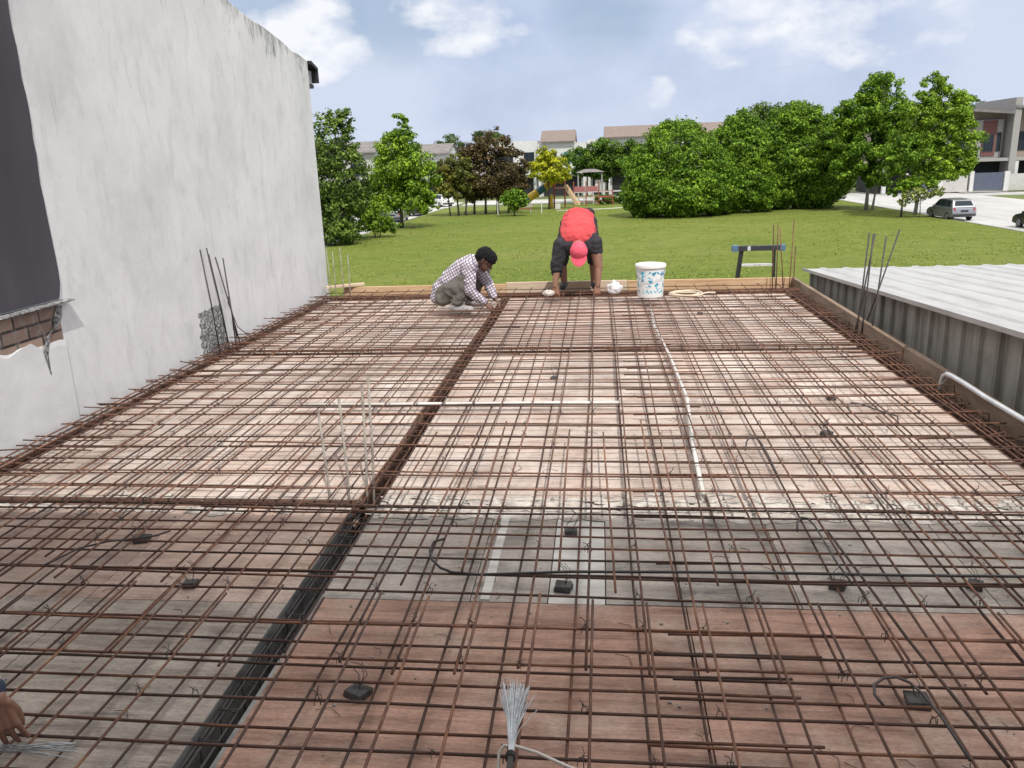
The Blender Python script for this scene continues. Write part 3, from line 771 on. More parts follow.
def cages():
    def cage(lab, p, q, w, h, zt, pitch, seed, mm='rust', ms='dark_bar', nb=6):
        """a beam cage: long bars at its corners and closed links along it"""
        rnd = random.Random(seed)
        p = Vector((*p, 0)); q = Vector((*q, 0)); L = (q - p).length; d = (q - p).normalized(); s = d.cross(Vector((0, 0, 1)))
        root = empty('beam_cage', (p.x, p.y, zt - h), lab, 'rebar cage', 'cages lying in the beam trenches')
        inv = -Vector((p.x, p.y, zt - h))
        cor = [(-w / 2, 0), (w / 2, 0), (-w / 2, h), (w / 2, h), (-w * .2, h + .008), (w * .15, .01), (0, h * .5)][:nb]
        for i, (a, c) in enumerate(cor):
            P = wob(p + s * a + Vector((0, 0, zt - h + c)), q + s * a + Vector((0, 0, zt - h + c)), max(4, int(L / .4)), .005, seed * 10 + i)
            MB().tube([v + inv for v in P], .005, 6).build('long_bar', MT[mm], root, smooth=True)
        n = int(L / pitch)
        n = min(n, 96)
        for i in range(n):
            c = p + d * (i + .5 + rnd.uniform(-.2, .2)) * (L / n)
            tl = rnd.uniform(-.012, .012); hw = w / 2 + .006
            z0 = zt - h - .006; z1 = zt + .008 + rnd.uniform(-.004, .010)
            pts = [c - s * hw + Vector((0, 0, z1)) + d * tl, c + s * hw + Vector((0, 0, z1)) + d * tl, c + s * hw + Vector((0, 0, z0)) - d * tl, c - s * hw + Vector((0, 0, z0)) - d * tl, c - s * hw + Vector((0, 0, z1 + .002)) + d * (tl + .012), c - s * (hw - .05) + Vector((0, 0, z1 - .03)) + d * (tl + .02)]
            MB().tube([v + inv for v in pts], .0031, 5).build('link', MT[ms if i % 3 else mm], root)
    cage('dark cage of long bars and links in the near beam trench', (-1.146, -.28), (-1.146, 3.5), .055, .20, -.012, .17, 1, 'bare_bar', 'bare_bar')
    cage('rusty cage in the middle stretch of the beam trench', (-1.146, 3.4), (-1.146, 6.8), .055, .24, .0, .2, 2)
    cage('rusty cage in the far beam trench by the crouching worker', (-1.146, 6.8), (-1.146, 9.7), .055, .24, .01, .2, 3)
    cage('cage in the crosswise trench behind the near left bay', (-3.40, 3.59), (-1.25, 3.59), .04, .06, -.02, .22, 4, 'rust', nb=4)
    cage('cage in the crosswise trench before the far bay', (-3.40, 6.82), (2.2, 6.82), .05, .22, .03, .16, 5, nb=5)
    cage('tangled cage along the foot of the tall plastered wall', (-3.393, -.2), (-3.393, 9.75), .05, .26, .03, .16, 6, nb=5)
    cage('tangled cage along the foot of the right plank', (2.198, -.2), (2.198, 9.75), .075, .26, .045, .14, 7, nb=6)
    cage('cage along the foot of the far plank', (-3.40, 9.81), (2.2, 9.81), .12, .26, .02, .15, 8, nb=5)
cages()

def edge_links():
    """loose bent ends standing in the edge trenches"""
    random.seed(9)
    n = 0
    for k in range(17):
        y = 2.6 + (9.5 - 2.6) * (k + .5) / 17 + random.uniform(-.05, .05)
        z = random.uniform(.03, .12)
        pts = [(1.80 + random.uniform(-.15, .1), y, z), (2.08, y + random.uniform(-.03, .03), z + .01), (2.21 + random.uniform(-.02, .03), y + random.uniform(-.04, .04), z + random.uniform(-.01, .05)), (2.235, y + random.uniform(-.05, .05), z - .06), (2.16, y + random.uniform(-.06, .06), z - .10)]
        o = MB().tube(pts, .0042, 5).build('bent_bar', MT['rust' if k % 3 else 'dark_bar'], smooth=True)
        tag(o, f'bent bar end in the right edge trench, {nth(17 - k)} from the far plank', 'bent bar', 'bent bar ends along the right plank')
    for k in range(40):
        y = 3.2 + (9.5 - 3.2) * (k + .5) / 40 + random.uniform(-.05, .05)
        z = random.uniform(.05, .12)
        pts = [(-2.95 + random.uniform(-.1, .15), y, z), (-3.25, y + random.uniform(-.03, .03), z + .005), (-3.43 + random.uniform(-.015, .03), y + random.uniform(-.05, .05), z + random.uniform(-.01, .03))]
        o = MB().tube(pts, .0042, 5).build('bar_end', MT['rust' if k % 3 else 'dark_bar'], smooth=True)
        tag(o, f'short bar end poking at the tall wall, {nth(40 - k)} from the far plank', 'bar end', 'short bar ends poking at the tall wall')
edge_links()

def knots():
    """twisted wire ties on the crossings nearest the viewer"""
    random.seed(55); proto = []
    for k in range(5):
        b = MB(); rr = .0085
        for q in (0, 1):
            a0 = random.uniform(-.2, .2) + (PI / 4 if q else -PI / 4)
            b.tube([(rr * 1.3 * math.cos(a0), rr * 1.3 * math.sin(a0), -.012), (rr * 1.1 * math.cos(a0), rr * 1.1 * math.sin(a0), .004), (0, 0, .009), (-rr * 1.1 * math.cos(a0), -rr * 1.1 * math.sin(a0), .004), (-rr * 1.3 * math.cos(a0), -rr * 1.3 * math.sin(a0), -.012)], .0012, 4)
        a = random.uniform(0, 6)
        for q in (0, 1): b.tube([(0, 0, .008), (.008 * math.cos(a + q), .008 * math.sin(a + q), .017), (.016 * math.cos(a + q * 2), .016 * math.sin(a + q * 2), .021 + .006 * q)], .0012, 4)
        proto.append(b)
    ys = [3.356, 3.17, 2.975, 2.606, 2.392, 2.18, 1.984, 1.775] + [3.56 + .2 * j for j in range(8)]
    n = 0
    for j, y in enumerate(ys):
        for i in range(-17, 12):
            x = -.06 + .192 * i
            if random.random() < .58 or not (-3.2 < x < 2.05) or abs(x) > .75 * y + .2: continue
            if n >= 170: return
            n += 1
            o = MB(); src = proto[n % 5]
            o.v = list(src.v); o.f = list(src.f)
            k = o.build('wire_tie', MT['bare_bar'], loc=(x + random.uniform(-.008, .008), y + random.uniform(-.008, .008), .095))
            k.rotation_euler = (0, 0, random.uniform(0, 6)); sc = random.uniform(.85, 1.35); k.scale = (sc, sc, sc)
            tag(k, 'small dark twisted wire tie on a crossing of the upper mat', 'wire tie', 'wire ties on the bar crossings')
knots()

def starters():
    def st(lab, p, q, m, grp, r=.0062, bend=None):
        pts = [Vector(p)]
        if bend: pts.append(Vector(bend))
        else: pts.append(Vector(p).lerp(Vector(q), .5) + Vector((.006, .004, 0)))
        pts.append(Vector(q))
        o = MB().tube(pts, r, 6).build('starter_bar', MT[m], smooth=True)
        tag(o, lab, 'starter bar', grp)
    g = 'starter bars by the tall wall'
    L = [((-3.41, 6.80, -.1), (-3.40, 6.656, .965)), ((-3.40, 6.98, -.1), (-3.40, 6.80, .91)), ((-3.41, 7.0, -.1), (-3.42, 6.815, .962)), ((-3.39, 7.20, -.1), (-3.395, 6.905, .872)), ((-3.40, 7.10, -.1), (-3.40, 7.06, .845)), ((-3.36, 7.05, .12), (-3.38, 7.02, .50))]
    W = ['tallest', 'second', 'third', 'fourth', 'fifth', 'shortest']
    W = ['leftmost dark starter bar on the tall wall', 'dark starter bar on the tall wall, second from left', 'straight dark starter bar on the tall wall, third from left', 'slanting dark starter bar on the tall wall, second from right', 'upright dark starter bar on the tall wall, rightmost of the long ones', 'short crooked starter bar at the foot of the tall wall']
    for (p, q), w in zip(L, W): st(w, p, q, 'bare_bar', g)
    st('thin wire curling out from the starter bars on the tall wall', (-3.39, 7.02, .45), (-3.30, 7.32, .02), 'bare_bar', g, .004, (-3.36, 7.10, .2))
    g = 'starter bars at the beam crossing'
    for p, q, w in [((-1.34, 3.60, -.2), (-1.43, 3.80, .40), 'dusty pale starter bar at the beam crossing, leftmost'), ((-1.24, 3.58, -.2), (-1.315, 3.80, .475), 'dusty pale starter bar at the beam crossing, second from left'),
                    ((-1.165, 3.60, -.2), (-1.19, 3.80, .55), 'dusty pale starter bar at the beam crossing, second from right'), ((-1.135, 3.62, -.2), (-1.155, 3.80, .585), 'tallest dusty starter bar at the beam crossing, rightmost')]:
        st(w, p, q, 'grey_bar', g, .0072)
    g = 'starter bars by the right plank'
    for p, q, w in [((2.20, 7.2, -.2), (2.255, 7.2, .915), 'dark starter bar by the right plank, leftmost'), ((2.245, 7.2, -.2), (2.29, 7.2, .905), 'dark starter bar by the right plank, second from left'), ((2.22, 7.35, -.2), (2.35, 7.35, .89), 'rusty starter bar by the right plank, middle of the five'),
                    ((2.25, 7.0, -.2), (2.345, 7.05, .90), 'dark starter bar by the right plank, second from right'), ((2.255, 7.35, -.2), (2.55, 7.35, .92), 'leaning starter bar by the right plank, rightmost')]:
        st(w, p, q, 'bare_bar', g, .0065)
    g = 'starter bars at the far right corner'
    for p, q, w in [((2.02, 9.8, -.2), (2.005, 9.85, .78), 'starter bar at the far right corner, leftmost'), ((2.06, 9.8, -.2), (2.055, 9.85, .785), 'starter bar at the far right corner, second from left'), ((2.16, 9.8, -.2), (2.075, 9.83, .74), 'starter bar at the far right corner, leaning left'),
                    ((2.20, 9.8, -.2), (2.235, 9.85, .83), 'starter bar at the far right corner, tallest'), ((2.20, 9.6, -.2), (2.215, 9.62, .55), 'starter bar at the far right corner, rightmost and lower')]:
        st(w, p, q, 'rust', g, .0062)
    g = 'starter bars at the far left corner'
    for p, q, w in [((-3.35, 9.75, -.2), (-3.37, 9.8, .64), 'pale starter bar at the far left corner, nearest the tall wall'), ((-3.28, 9.72, -.2), (-3.29, 9.78, .60), 'pale starter bar at the far left corner, second from the wall'),
                    ((-3.20, 9.8, -.2), (-3.215, 9.85, .645), 'pale starter bar at the far left corner, third from the wall'), ((-3.13, 9.8, -.2), (-3.12, 9.85, .56), 'pale starter bar at the far left corner, farthest from the wall')]:
        st(w, p, q, 'grey_bar', g, .0062)
starters()

# ------------------------------------------------------------------ people
def capsule(b, p0, r0, p1, r1, seg=14, flat=None):
    p0 = Vector(p0); p1 = Vector(p1); d = p1 - p0
    d = d.normalized() if d.length > 1e-6 else Vector((0, 0, 1))
    path = []; R = []
    for k in range(4):
        a = PI / 2 * (1 - k / 4 * .98)
        path.append(p0 - d * r0 * math.sin(a)); R.append(max(r0 * math.cos(a), r0 * .03))
    path.append(p0); R.append(r0); path.append(p1); R.append(r1)
    for k in range(1, 5):
        a = PI / 2 * k / 4 * .98
        path.append(p1 + d * r1 * math.sin(a)); R.append(max(r1 * math.cos(a), r1 * .03))
    # drop duplicates
    b.tube(path, R, seg)

def fuse(name, shapes, voxel, mat, parent, smooth_it=4, loc=None, fold=None):
    """one continuous surface grown over tapered limbs"""
    b = MB()
    for s in shapes:
        if s[0] == 'c': capsule(b, *s[1:])
        elif s[0] == 'e': b.ball(s[1], s[2], 16, 10)
        elif s[0] == 'w':                       # squashed capsule: x-axis vector stretched
            n0 = len(b.v); capsule(b, *s[1:5])
            ax = Vector(s[5]).normalized(); k = s[6]; c = (Vector(s[1]) + Vector(s[3])) / 2
            for i in range(n0, len(b.v)):
                v = Vector(b.v[i]); o = (v - c).dot(ax)
                b.v[i] = tuple(v + ax * o * (k - 1))
    o = b.build(name + '_raw', None)
    m = o.modifiers.new('r', 'REMESH'); m.mode = 'VOXEL'; m.voxel_size = voxel
    m2 = o.modifiers.new('s', 'SMOOTH'); m2.factor = .5; m2.iterations = smooth_it
    dg = bpy.context.evaluated_depsgraph_get(); dg.update()
    me = bpy.data.meshes.new_from_object(o.evaluated_get(dg))
    me.name = name
    raw = o.data; bpy.data.objects.remove(o); bpy.data.meshes.remove(raw)
    me.materials.clear(); me.materials.append(mat)
    fold = FOLD.get(name) if fold is None else fold
    if fold:                                # creases pressed into cloth, strands into hair
        amp, fr = fold
        nz = mathutils.noise; off = Vector((len(me.vertices) * .013, 3.1, 1.7))
        P = [v.co.copy() for v in me.vertices]; NN = [v.normal.copy() for v in me.vertices]
        for v, p, n_ in zip(me.vertices, P, NN):
            q = p + Vector((nz.noise(p * 5 + off), nz.noise(p * 5 - off), nz.noise(p * 5))) * .06
            a = 1 - abs(nz.noise(Vector((q.x, q.y, q.z * 1.6)) * fr + off)) * 2.4
            v.co = p + n_ * (amp * (max(a, -.6) - .25))
    me.polygons.foreach_set('use_smooth', [True] * len(me.polygons))
    r = bpy.data.objects.new(name, me); COL.objects.link(r)
    if parent: r.parent = parent
    if loc is not None: r.location = loc
    return r

FOLD = {'shirt': (.009, 7.5), 'sleeves': (.008, 9), 'trousers': (.009, 8), 'hair': (.007, 26), 'cap': (.003, 9)}
def hand(wrist, d, back, side, curl=.5, s=1.0, thumb=1):
    """palm, four unequal curled fingers and a thumb. d: towards the fingers, back: out of the back of the hand, side: towards the thumb"""
    w = Vector(wrist); d = Vector(d).normalized(); n = Vector(back); n = (n - d * n.dot(d)).normalized(); t = d.cross(n) * (1 if d.cross(n).dot(Vector(side)) > 0 else -1)
    S = []
    for k, o in enumerate((.028, .010, -.009, -.027)):
        S.append(('c', w + d * .012 * s + t * o * .75 * s, .0135 * s, w + d * .088 * s + t * o * s, .0115 * s))
    for k, (o, l) in enumerate(((.033, .92), (.0115, 1.0), (-.0105, .94), (-.032, .76))):
        p = w + d * .090 * s + t * o * s; a = 0.25
        for j, (sl, r0, r1) in enumerate(((.042, .0088, .0082), (.027, .0082, .0074), (.021, .0074, .0064))):
            a2 = a + curl * (1.0 + .08 * k)
            dd = (d * math.cos(a2) - n * math.sin(a2) + t * o * 3.2).normalized()
            q = p + dd * sl * l * s
            S.append(('c', p, r0 * s, q, r1 * s)); p = q; a = a2
    p = w + d * .022 * s + t * .026 * s; q = p + (t * .35 + d * .85 - n * .3).normalized() * .042 * s; r = q + (d * 1.0 - n * .3).normalized() * .032 * s; e = r + (d * .8 - t * .15 - n * .6).normalized() * .026 * s
    S += [('c', p, .0145 * s, q, .0115 * s), ('c', q, .011 * s, r, .0098 * s), ('c', r, .0098 * s, e, .008 * s)]
    return S

def head_shapes(c, fwd, up, s=1.0):
    c = Vector(c); f = Vector(fwd).normalized(); u = Vector(up); u = (u - f * u.dot(f)).normalized(); r = f.cross(u)
    S = [('e2', c)]
    S = [('c', c - f * .018 * s + u * .035 * s, .088 * s, c + f * .012 * s + u * .03 * s, .082 * s), ('c', c + u * .0 * s, .075 * s, c + f * .035 * s - u * .055 * s, .058 * s),
         ('c', c + f * .055 * s - u * .085 * s, .030 * s, c + f * .060 * s - u * .095 * s, .026 * s),
         ('c', c + f * .088 * s + u * .012 * s, .012 * s, c + f * .112 * s - u * .030 * s, .0145 * s),            # nose
         ('c', c + f * .078 * s + r * .035 * s + u * .030 * s, .013 * s, c + f * .078 * s - r * .035 * s + u * .030 * s, .013 * s),   # brow
         ('c', c + f * .083 * s + r * .018 * s - u * .060 * s, .011 * s, c + f * .083 * s - r * .018 * s - u * .060 * s, .011 * s)]   # lips
    for q in (1, -1):
        S.append(('c', c + r * q * .083 * s + u * .022 * s - f * .008 * s, .014 * s, c + r * q * .080 * s - u * .022 * s - f * .002 * s, .011 * s))
    return S
MT['skin'] = noisy('brown_skin', [(0.3, (.19, .092, .060)), (0.7, (.28, .145, .098))], 12, .55)
MT['skin_dark'] = noisy('deep_brown_skin', [(0.3, (.095, .045, .030)), (0.7, (.15, .075, .050))], 14, .5)
MT['hair'] = noisy('black_hair', [(0.3, (.004, .004, .005)), (0.7, (.012, .011, .012))], 40, .7, bump=1.0, bscale=70, spec=.2, bdist=.02)
MT['red_shirt'] = noisy('red_shirt_cloth', [(0.3, (.46, .045, .052)), (0.7, (.60, .075, .080))], 7, .9, bump=1.0, bscale=9, bdist=.05)
MT['black_cloth'] = noisy('black_cloth', [(0.3, (.014, .013, .017)), (0.7, (.034, .031, .038))], 9, .9, bump=1.0, bscale=10, bdist=.05)
MT['pink_cap'] = noisy('faded_red_cap', [(0.3, (.56, .060, .105)), (0.7, (.70, .10, .155))], 9, .85)
MT['grey_trousers'] = noisy('dusty_grey_trousers', [(0.3, (.085, .078, .07)), (0.7, (.165, .152, .135))], 8, .9, bump=1.0, bscale=9, bdist=.05)
MT['shoe'] = noisy('dusty_grey_shoe', [(0.3, (.24, .235, .24)), (0.7, (.42, .41, .41))], 16, .8)
MT['shoe_dark'] = plain('dark_shoe', (.03, .028, .03), .8)
def check_mat(name, base, line, sc, wl):
    m, nt, b = newmat(name)
    tc = N(nt, 'ShaderNodeTexCoord'); sx = N(nt, 'ShaderNodeSeparateXYZ')
    nt.links.new(tc.outputs['Object'], sx.inputs[0])
    def mm(op, a, bq):
        q = N(nt, 'ShaderNodeMath', operation=op)
        for s, k in zip(q.inputs, (a, bq)):
            if hasattr(k, 'links'): nt.links.new(k, s)
            else: s.default_value = k
        return q.outputs[0]
    def stripe(sock):
        return mm('LESS_THAN', mm('FRACT', mm('MULTIPLY', sock, sc), 0), wl)
    a = stripe(mm('ADD', sx.outputs['X'], mm('MULTIPLY', sx.outputs['Z'], .55))); c2 = stripe(mm('SUBTRACT', sx.outputs['Z'], mm('MULTIPLY', sx.outputs['X'], .55)))
    fac = mm('MAXIMUM', a, c2)
    col = mixc(nt, fac, base, line)
    nt.links.new(col, b.inputs['Base Color']); b.inputs['Roughness'].default_value = .9
    bumpit(nt, b, noise(nt, coords(nt, off=False), 9, 4, .6), 1.0, .05)
    return m
MT['check_shirt'] = check_mat('white_checked_shirt', (.62, .59, .62), (.20, .16, .23), 30, .36)
MT['navy_shirt'] = noisy('navy_sleeve', [(0.3, (.02, .03, .055)), (0.7, (.05, .07, .11))], 10, .9)

def bending_worker():
    O = Vector((-.26, 9.72, 0)); root = empty('person', O, 'worker bending double in red shirt and black sleeves, with pink cap, hands on the bars', 'person')
    V = lambda x, y, z: Vector((x, y, z)) - O
    hipL, hipR = V(-.36, 9.86, .84), V(-.16, 9.86, .86)
    ch = V(-.26, 9.53, .70); neck = V(-.255, 9.40, .63)
    shL, shR = V(-.455, 9.47, .64), V(-.065, 9.47, .66)
    elL, elR = V(-.505, 9.42, .37), V(-.025, 9.42, .39)
    wrL, wrR = V(-.525, 9.36, .185), V(-.035, 9.36, .185)
    hc = V(-.245, 9.245, .565); f = Vector((.02, -.62, -.80)); u = Vector((.03, -.80, .60))
    knL, knR = V(-.455, 9.66, .50), V(-.085, 9.66, .50)
    anL, anR = V(-.44, 9.78, .17), V(-.08, 9.78, .17)
    body = [('w', V(-.26, 9.84, .86), .125, ch, .125, (1, 0, 0), 1.25), ('c', ch, .13, neck, .085), ('c', neck, .062, hc, .056),
            ('c', shL, .072, elL, .052), ('c', elL, .048, wrL, .031), ('c', shR, .072, elR, .052), ('c', elR, .048, wrR, .031), ('c', shL, .075, shR, .075),
            ('c', hipL, .105, knL, .062), ('c', knL, .058, anL, .040), ('c', hipR, .105, knR, .062), ('c', knR, .058, anR, .040),
            ('c', anL + Vector((0, .03, -.02)), .038, anL + Vector((-.01, -.13, -.035)), .030), ('c', anR + Vector((0, .03, -.02)), .038, anR + Vector((.01, -.13, -.035)), .030)]
    body += head_shapes(hc, f, u)
    body += hand(wrL, (.02, -.25, -1), (-.3, -1, .1), (1, -.2, 0), .45) + hand(wrR, (-.02, -.25, -1), (.3, -1, .1), (-1, -.2, 0), .45)
    fuse('body', body, .0065, MT['skin'], root)
    sh = [('w', V(-.26, 9.87, .92), .125, V(-.26, 9.62, .79), .140, (1, 0, 0), 1.52), ('w', V(-.26, 9.62, .79), .140, V(-.26, 9.50, .715), .135, (1, 0, 0), 1.50), ('c', V(-.36, 9.60, .73), .10, V(-.16, 9.60, .74), .10),
          ('c', V(-.28, 9.80, .84), .14, V(-.24, 9.58, .73), .135)]
    fuse('shirt', sh, .011, MT['red_shirt'], root)
    yk = [('c', V(-.40, 9.505, .675), .102, V(-.12, 9.505, .685), .102), ('c', shL, .092, elL + Vector((0, 0, .02)), .072), ('c', shR, .092, shR.lerp(elR, .30), .080), ('c', V(-.35, 9.45, .625), .098, V(-.17, 9.45, .63), .098),
          ('c', elL + Vector((0, 0, .06)), .076, elL + Vector((0, .02, -.045)), .066)]
    fuse('sleeves', yk, .011, MT['black_cloth'], root)
    tr = [('w', V(-.26, 9.90, .88), .125, V(-.26, 9.86, .84), .125, (1, 0, 0), 1.3), ('c', hipL, .122, knL, .085), ('c', hipR, .122, knR, .085), ('c', knL, .085, knL.lerp(anL, .16), .078), ('c', knR, .085, knR.lerp(anR, .16), .078),
          ('c', V(-.22, 9.93, .96), .075, V(-.14, 9.93, .97), .07)]
    fuse('trousers', tr, .011, MT['black_cloth'], root)
    u2 = (u - f.normalized() * u.dot(f.normalized())).normalized(); f2 = f.normalized()
    r2 = f2.cross(u2)
    cap = [('e', hc + u2 * .042 - f2 * .006, (.101, .101, .101)), ('c', hc + u2 * .05 - f2 * .03, .092, hc + u2 * .03 - f2 * .04, .088)]
    co = fuse('cap', cap, .009, MT['pink_cap'], root)
    b = MB(); vs = []; fs = []; n = 12
    for j in range(4):
        for i in range(n + 1):
            a = -1.15 + 2.3 * i / n; rr = .088 + .030 * j
            p = hc + f2 * (math.cos(a) * rr * (1 if j else 1)) + r2 * math.sin(a) * (.088 + .004 * j) + u2 * (.048 - .012 * j * math.cos(a) - .010 * abs(math.sin(a)))
            vs.append(p)
    for j in range(3):
        for i in range(n):
            a = j * (n + 1) + i; fs.append((a, a + 1, a + n + 2, a + n + 1))
    m = len(vs); vs += [p + u2 * .006 for p in vs]
    fs += [tuple(k + m for k in q)[::-1] for q in fs]
    b.add(vs, fs).build('visor', MT['pink_cap'], co, smooth=True)
    for a, nm in ((anL, -1), (anR, 1)):
        fuse('shoe', [('c', a + Vector((0, .03, -.03)), .046, a + Vector((nm * .01, -.14, -.04)), .038)], .009, MT['shoe_dark'], root)
bending_worker()

def crouching_worker():
    O = Vector((-1.55, 8.85, 0)); root = empty('person', O + Vector((0.01, -.22, -.01)), 'worker squatting in a white checked shirt and grey trousers, tying bars beside the trench', 'person')
    V = lambda x, y, z: Vector((x, y, z)) - O
    hip = V(-1.70, 8.88, .255); ch = V(-1.455, 8.84, .52); neck = V(-1.36, 8.82, .585)
    hipN, hipF = V(-1.67, 8.79, .25), V(-1.67, 8.98, .25)
    knN, knF = V(-1.39, 8.68, .435), V(-1.29, 9.02, .455)
    anN, anF = V(-1.525, 8.66, .155), V(-1.42, 9.02, .155)
    shN, shF = V(-1.40, 8.69, .545), V(-1.37, 8.98, .545)
    elN, elF = V(-1.375, 8.62, .305), V(-1.24, 8.98, .34)
    wrN, wrF = V(-1.235, 8.66, .165), V(-1.16, 8.90, .18)
    hc = V(-1.235, 8.80, .605); f = Vector((.72, -.10, -.62)); u = Vector((.62, -.05, .75))
    body = [('w', hip, .115, ch, .115, (0, 1, 0), 1.15), ('c', ch, .115, neck, .075), ('c', neck, .058, hc, .054),
            ('c', shN, .062, elN, .045), ('c', elN, .042, wrN, .028), ('c', shF, .062, elF, .045), ('c', elF, .042, wrF, .028), ('c', shN, .065, shF, .065),
            ('c', hipN, .10, knN, .060), ('c', knN, .058, anN, .038), ('c', hipF, .10, knF, .060), ('c', knF, .058, anF, .038),
            ('c', anN + Vector((-.04, 0, -.035)), .034, anN + Vector((.13, -.01, -.045)), .028), ('c', anF + Vector((-.04, 0, -.035)), .034, anF + Vector((.13, 0, -.045)), .028)]
    body += head_shapes(hc, f, u, .96)
    body += hand(wrN, (.75, .10, -.55), (.3, -.5, .8), (0, 1, 0), .4, .95) + hand(wrF, (.65, -.25, -.60), (.4, .3, .8), (0, -1, 0), .4, .95)
    fuse('body', body, .0065, MT['skin_dark'], root)
    sh = [('w', V(-1.72, 8.87, .27), .118, V(-1.60, 8.86, .40), .128, (0, 1, 0), 1.18), ('w', V(-1.60, 8.86, .40), .128, ch, .125, (0, 1, 0), 1.18), ('c', ch, .125, V(-1.385, 8.83, .570), .104), ('c', shN, .080, elN, .060), ('c', elN, .058, wrN.lerp(elN, .12), .044),
          ('c', shF, .080, elF, .060), ('c', elF, .058, wrF.lerp(elF, .12), .044), ('c', shN, .085, shF, .085), ('c', V(-1.78, 8.82, .21), .070, V(-1.73, 8.84, .30), .10)]
    fuse('shirt', sh, .0105, MT['check_shirt'], root)
    tr = [('w', hip, .125, V(-1.66, 8.88, .26), .13, (0, 1, 0), 1.2), ('c', hipN, .118, knN, .078), ('c', knN, .077, anN + Vector((-.005, 0, .03)), .062), ('c', hipF, .118, knF, .078), ('c', knF, .077, anF + Vector((-.005, 0, .03)), .062), ('c', V(-1.70, 8.74, .21), .085, V(-1.56, 8.69, .32), .088)]
    fuse('trousers', tr, .011, MT['grey_trousers'], root)
    f2 = f.normalized(); u2 = (u - f2 * u.dot(f2)).normalized(); r2 = f2.cross(u2)
    hr = [('c', hc + u2 * .045 - f2 * .030, .092, hc + u2 * .055 + f2 * .030, .078), ('c', hc - f2 * .050 + u2 * .03, .078, hc - f2 * .060 - u2 * .035, .055), ('c', hc + u2 * .075 + f2 * .062, .042, hc + u2 * .040 + f2 * .088, .022)]
    for q in (1, -1): hr.append(('c', hc + r2 * q * .062 + u2 * .045 - f2 * .01, .032, hc + r2 * q * .066 + u2 * .01 - f2 * .035, .026))
    fuse('hair', hr, .0085, MT['hair'], root, 2)
    for a in (anN, anF):
        s = fuse('shoe', [('c', a + Vector((-.05, 0, -.035)), .044, a + Vector((.14, -.01, -.05)), .036), ('c', a + Vector((-.035, 0, -.03)), .044, a + Vector((-.02, 0, .01)), .046)], .008, MT['shoe'], root)
crouching_worker()

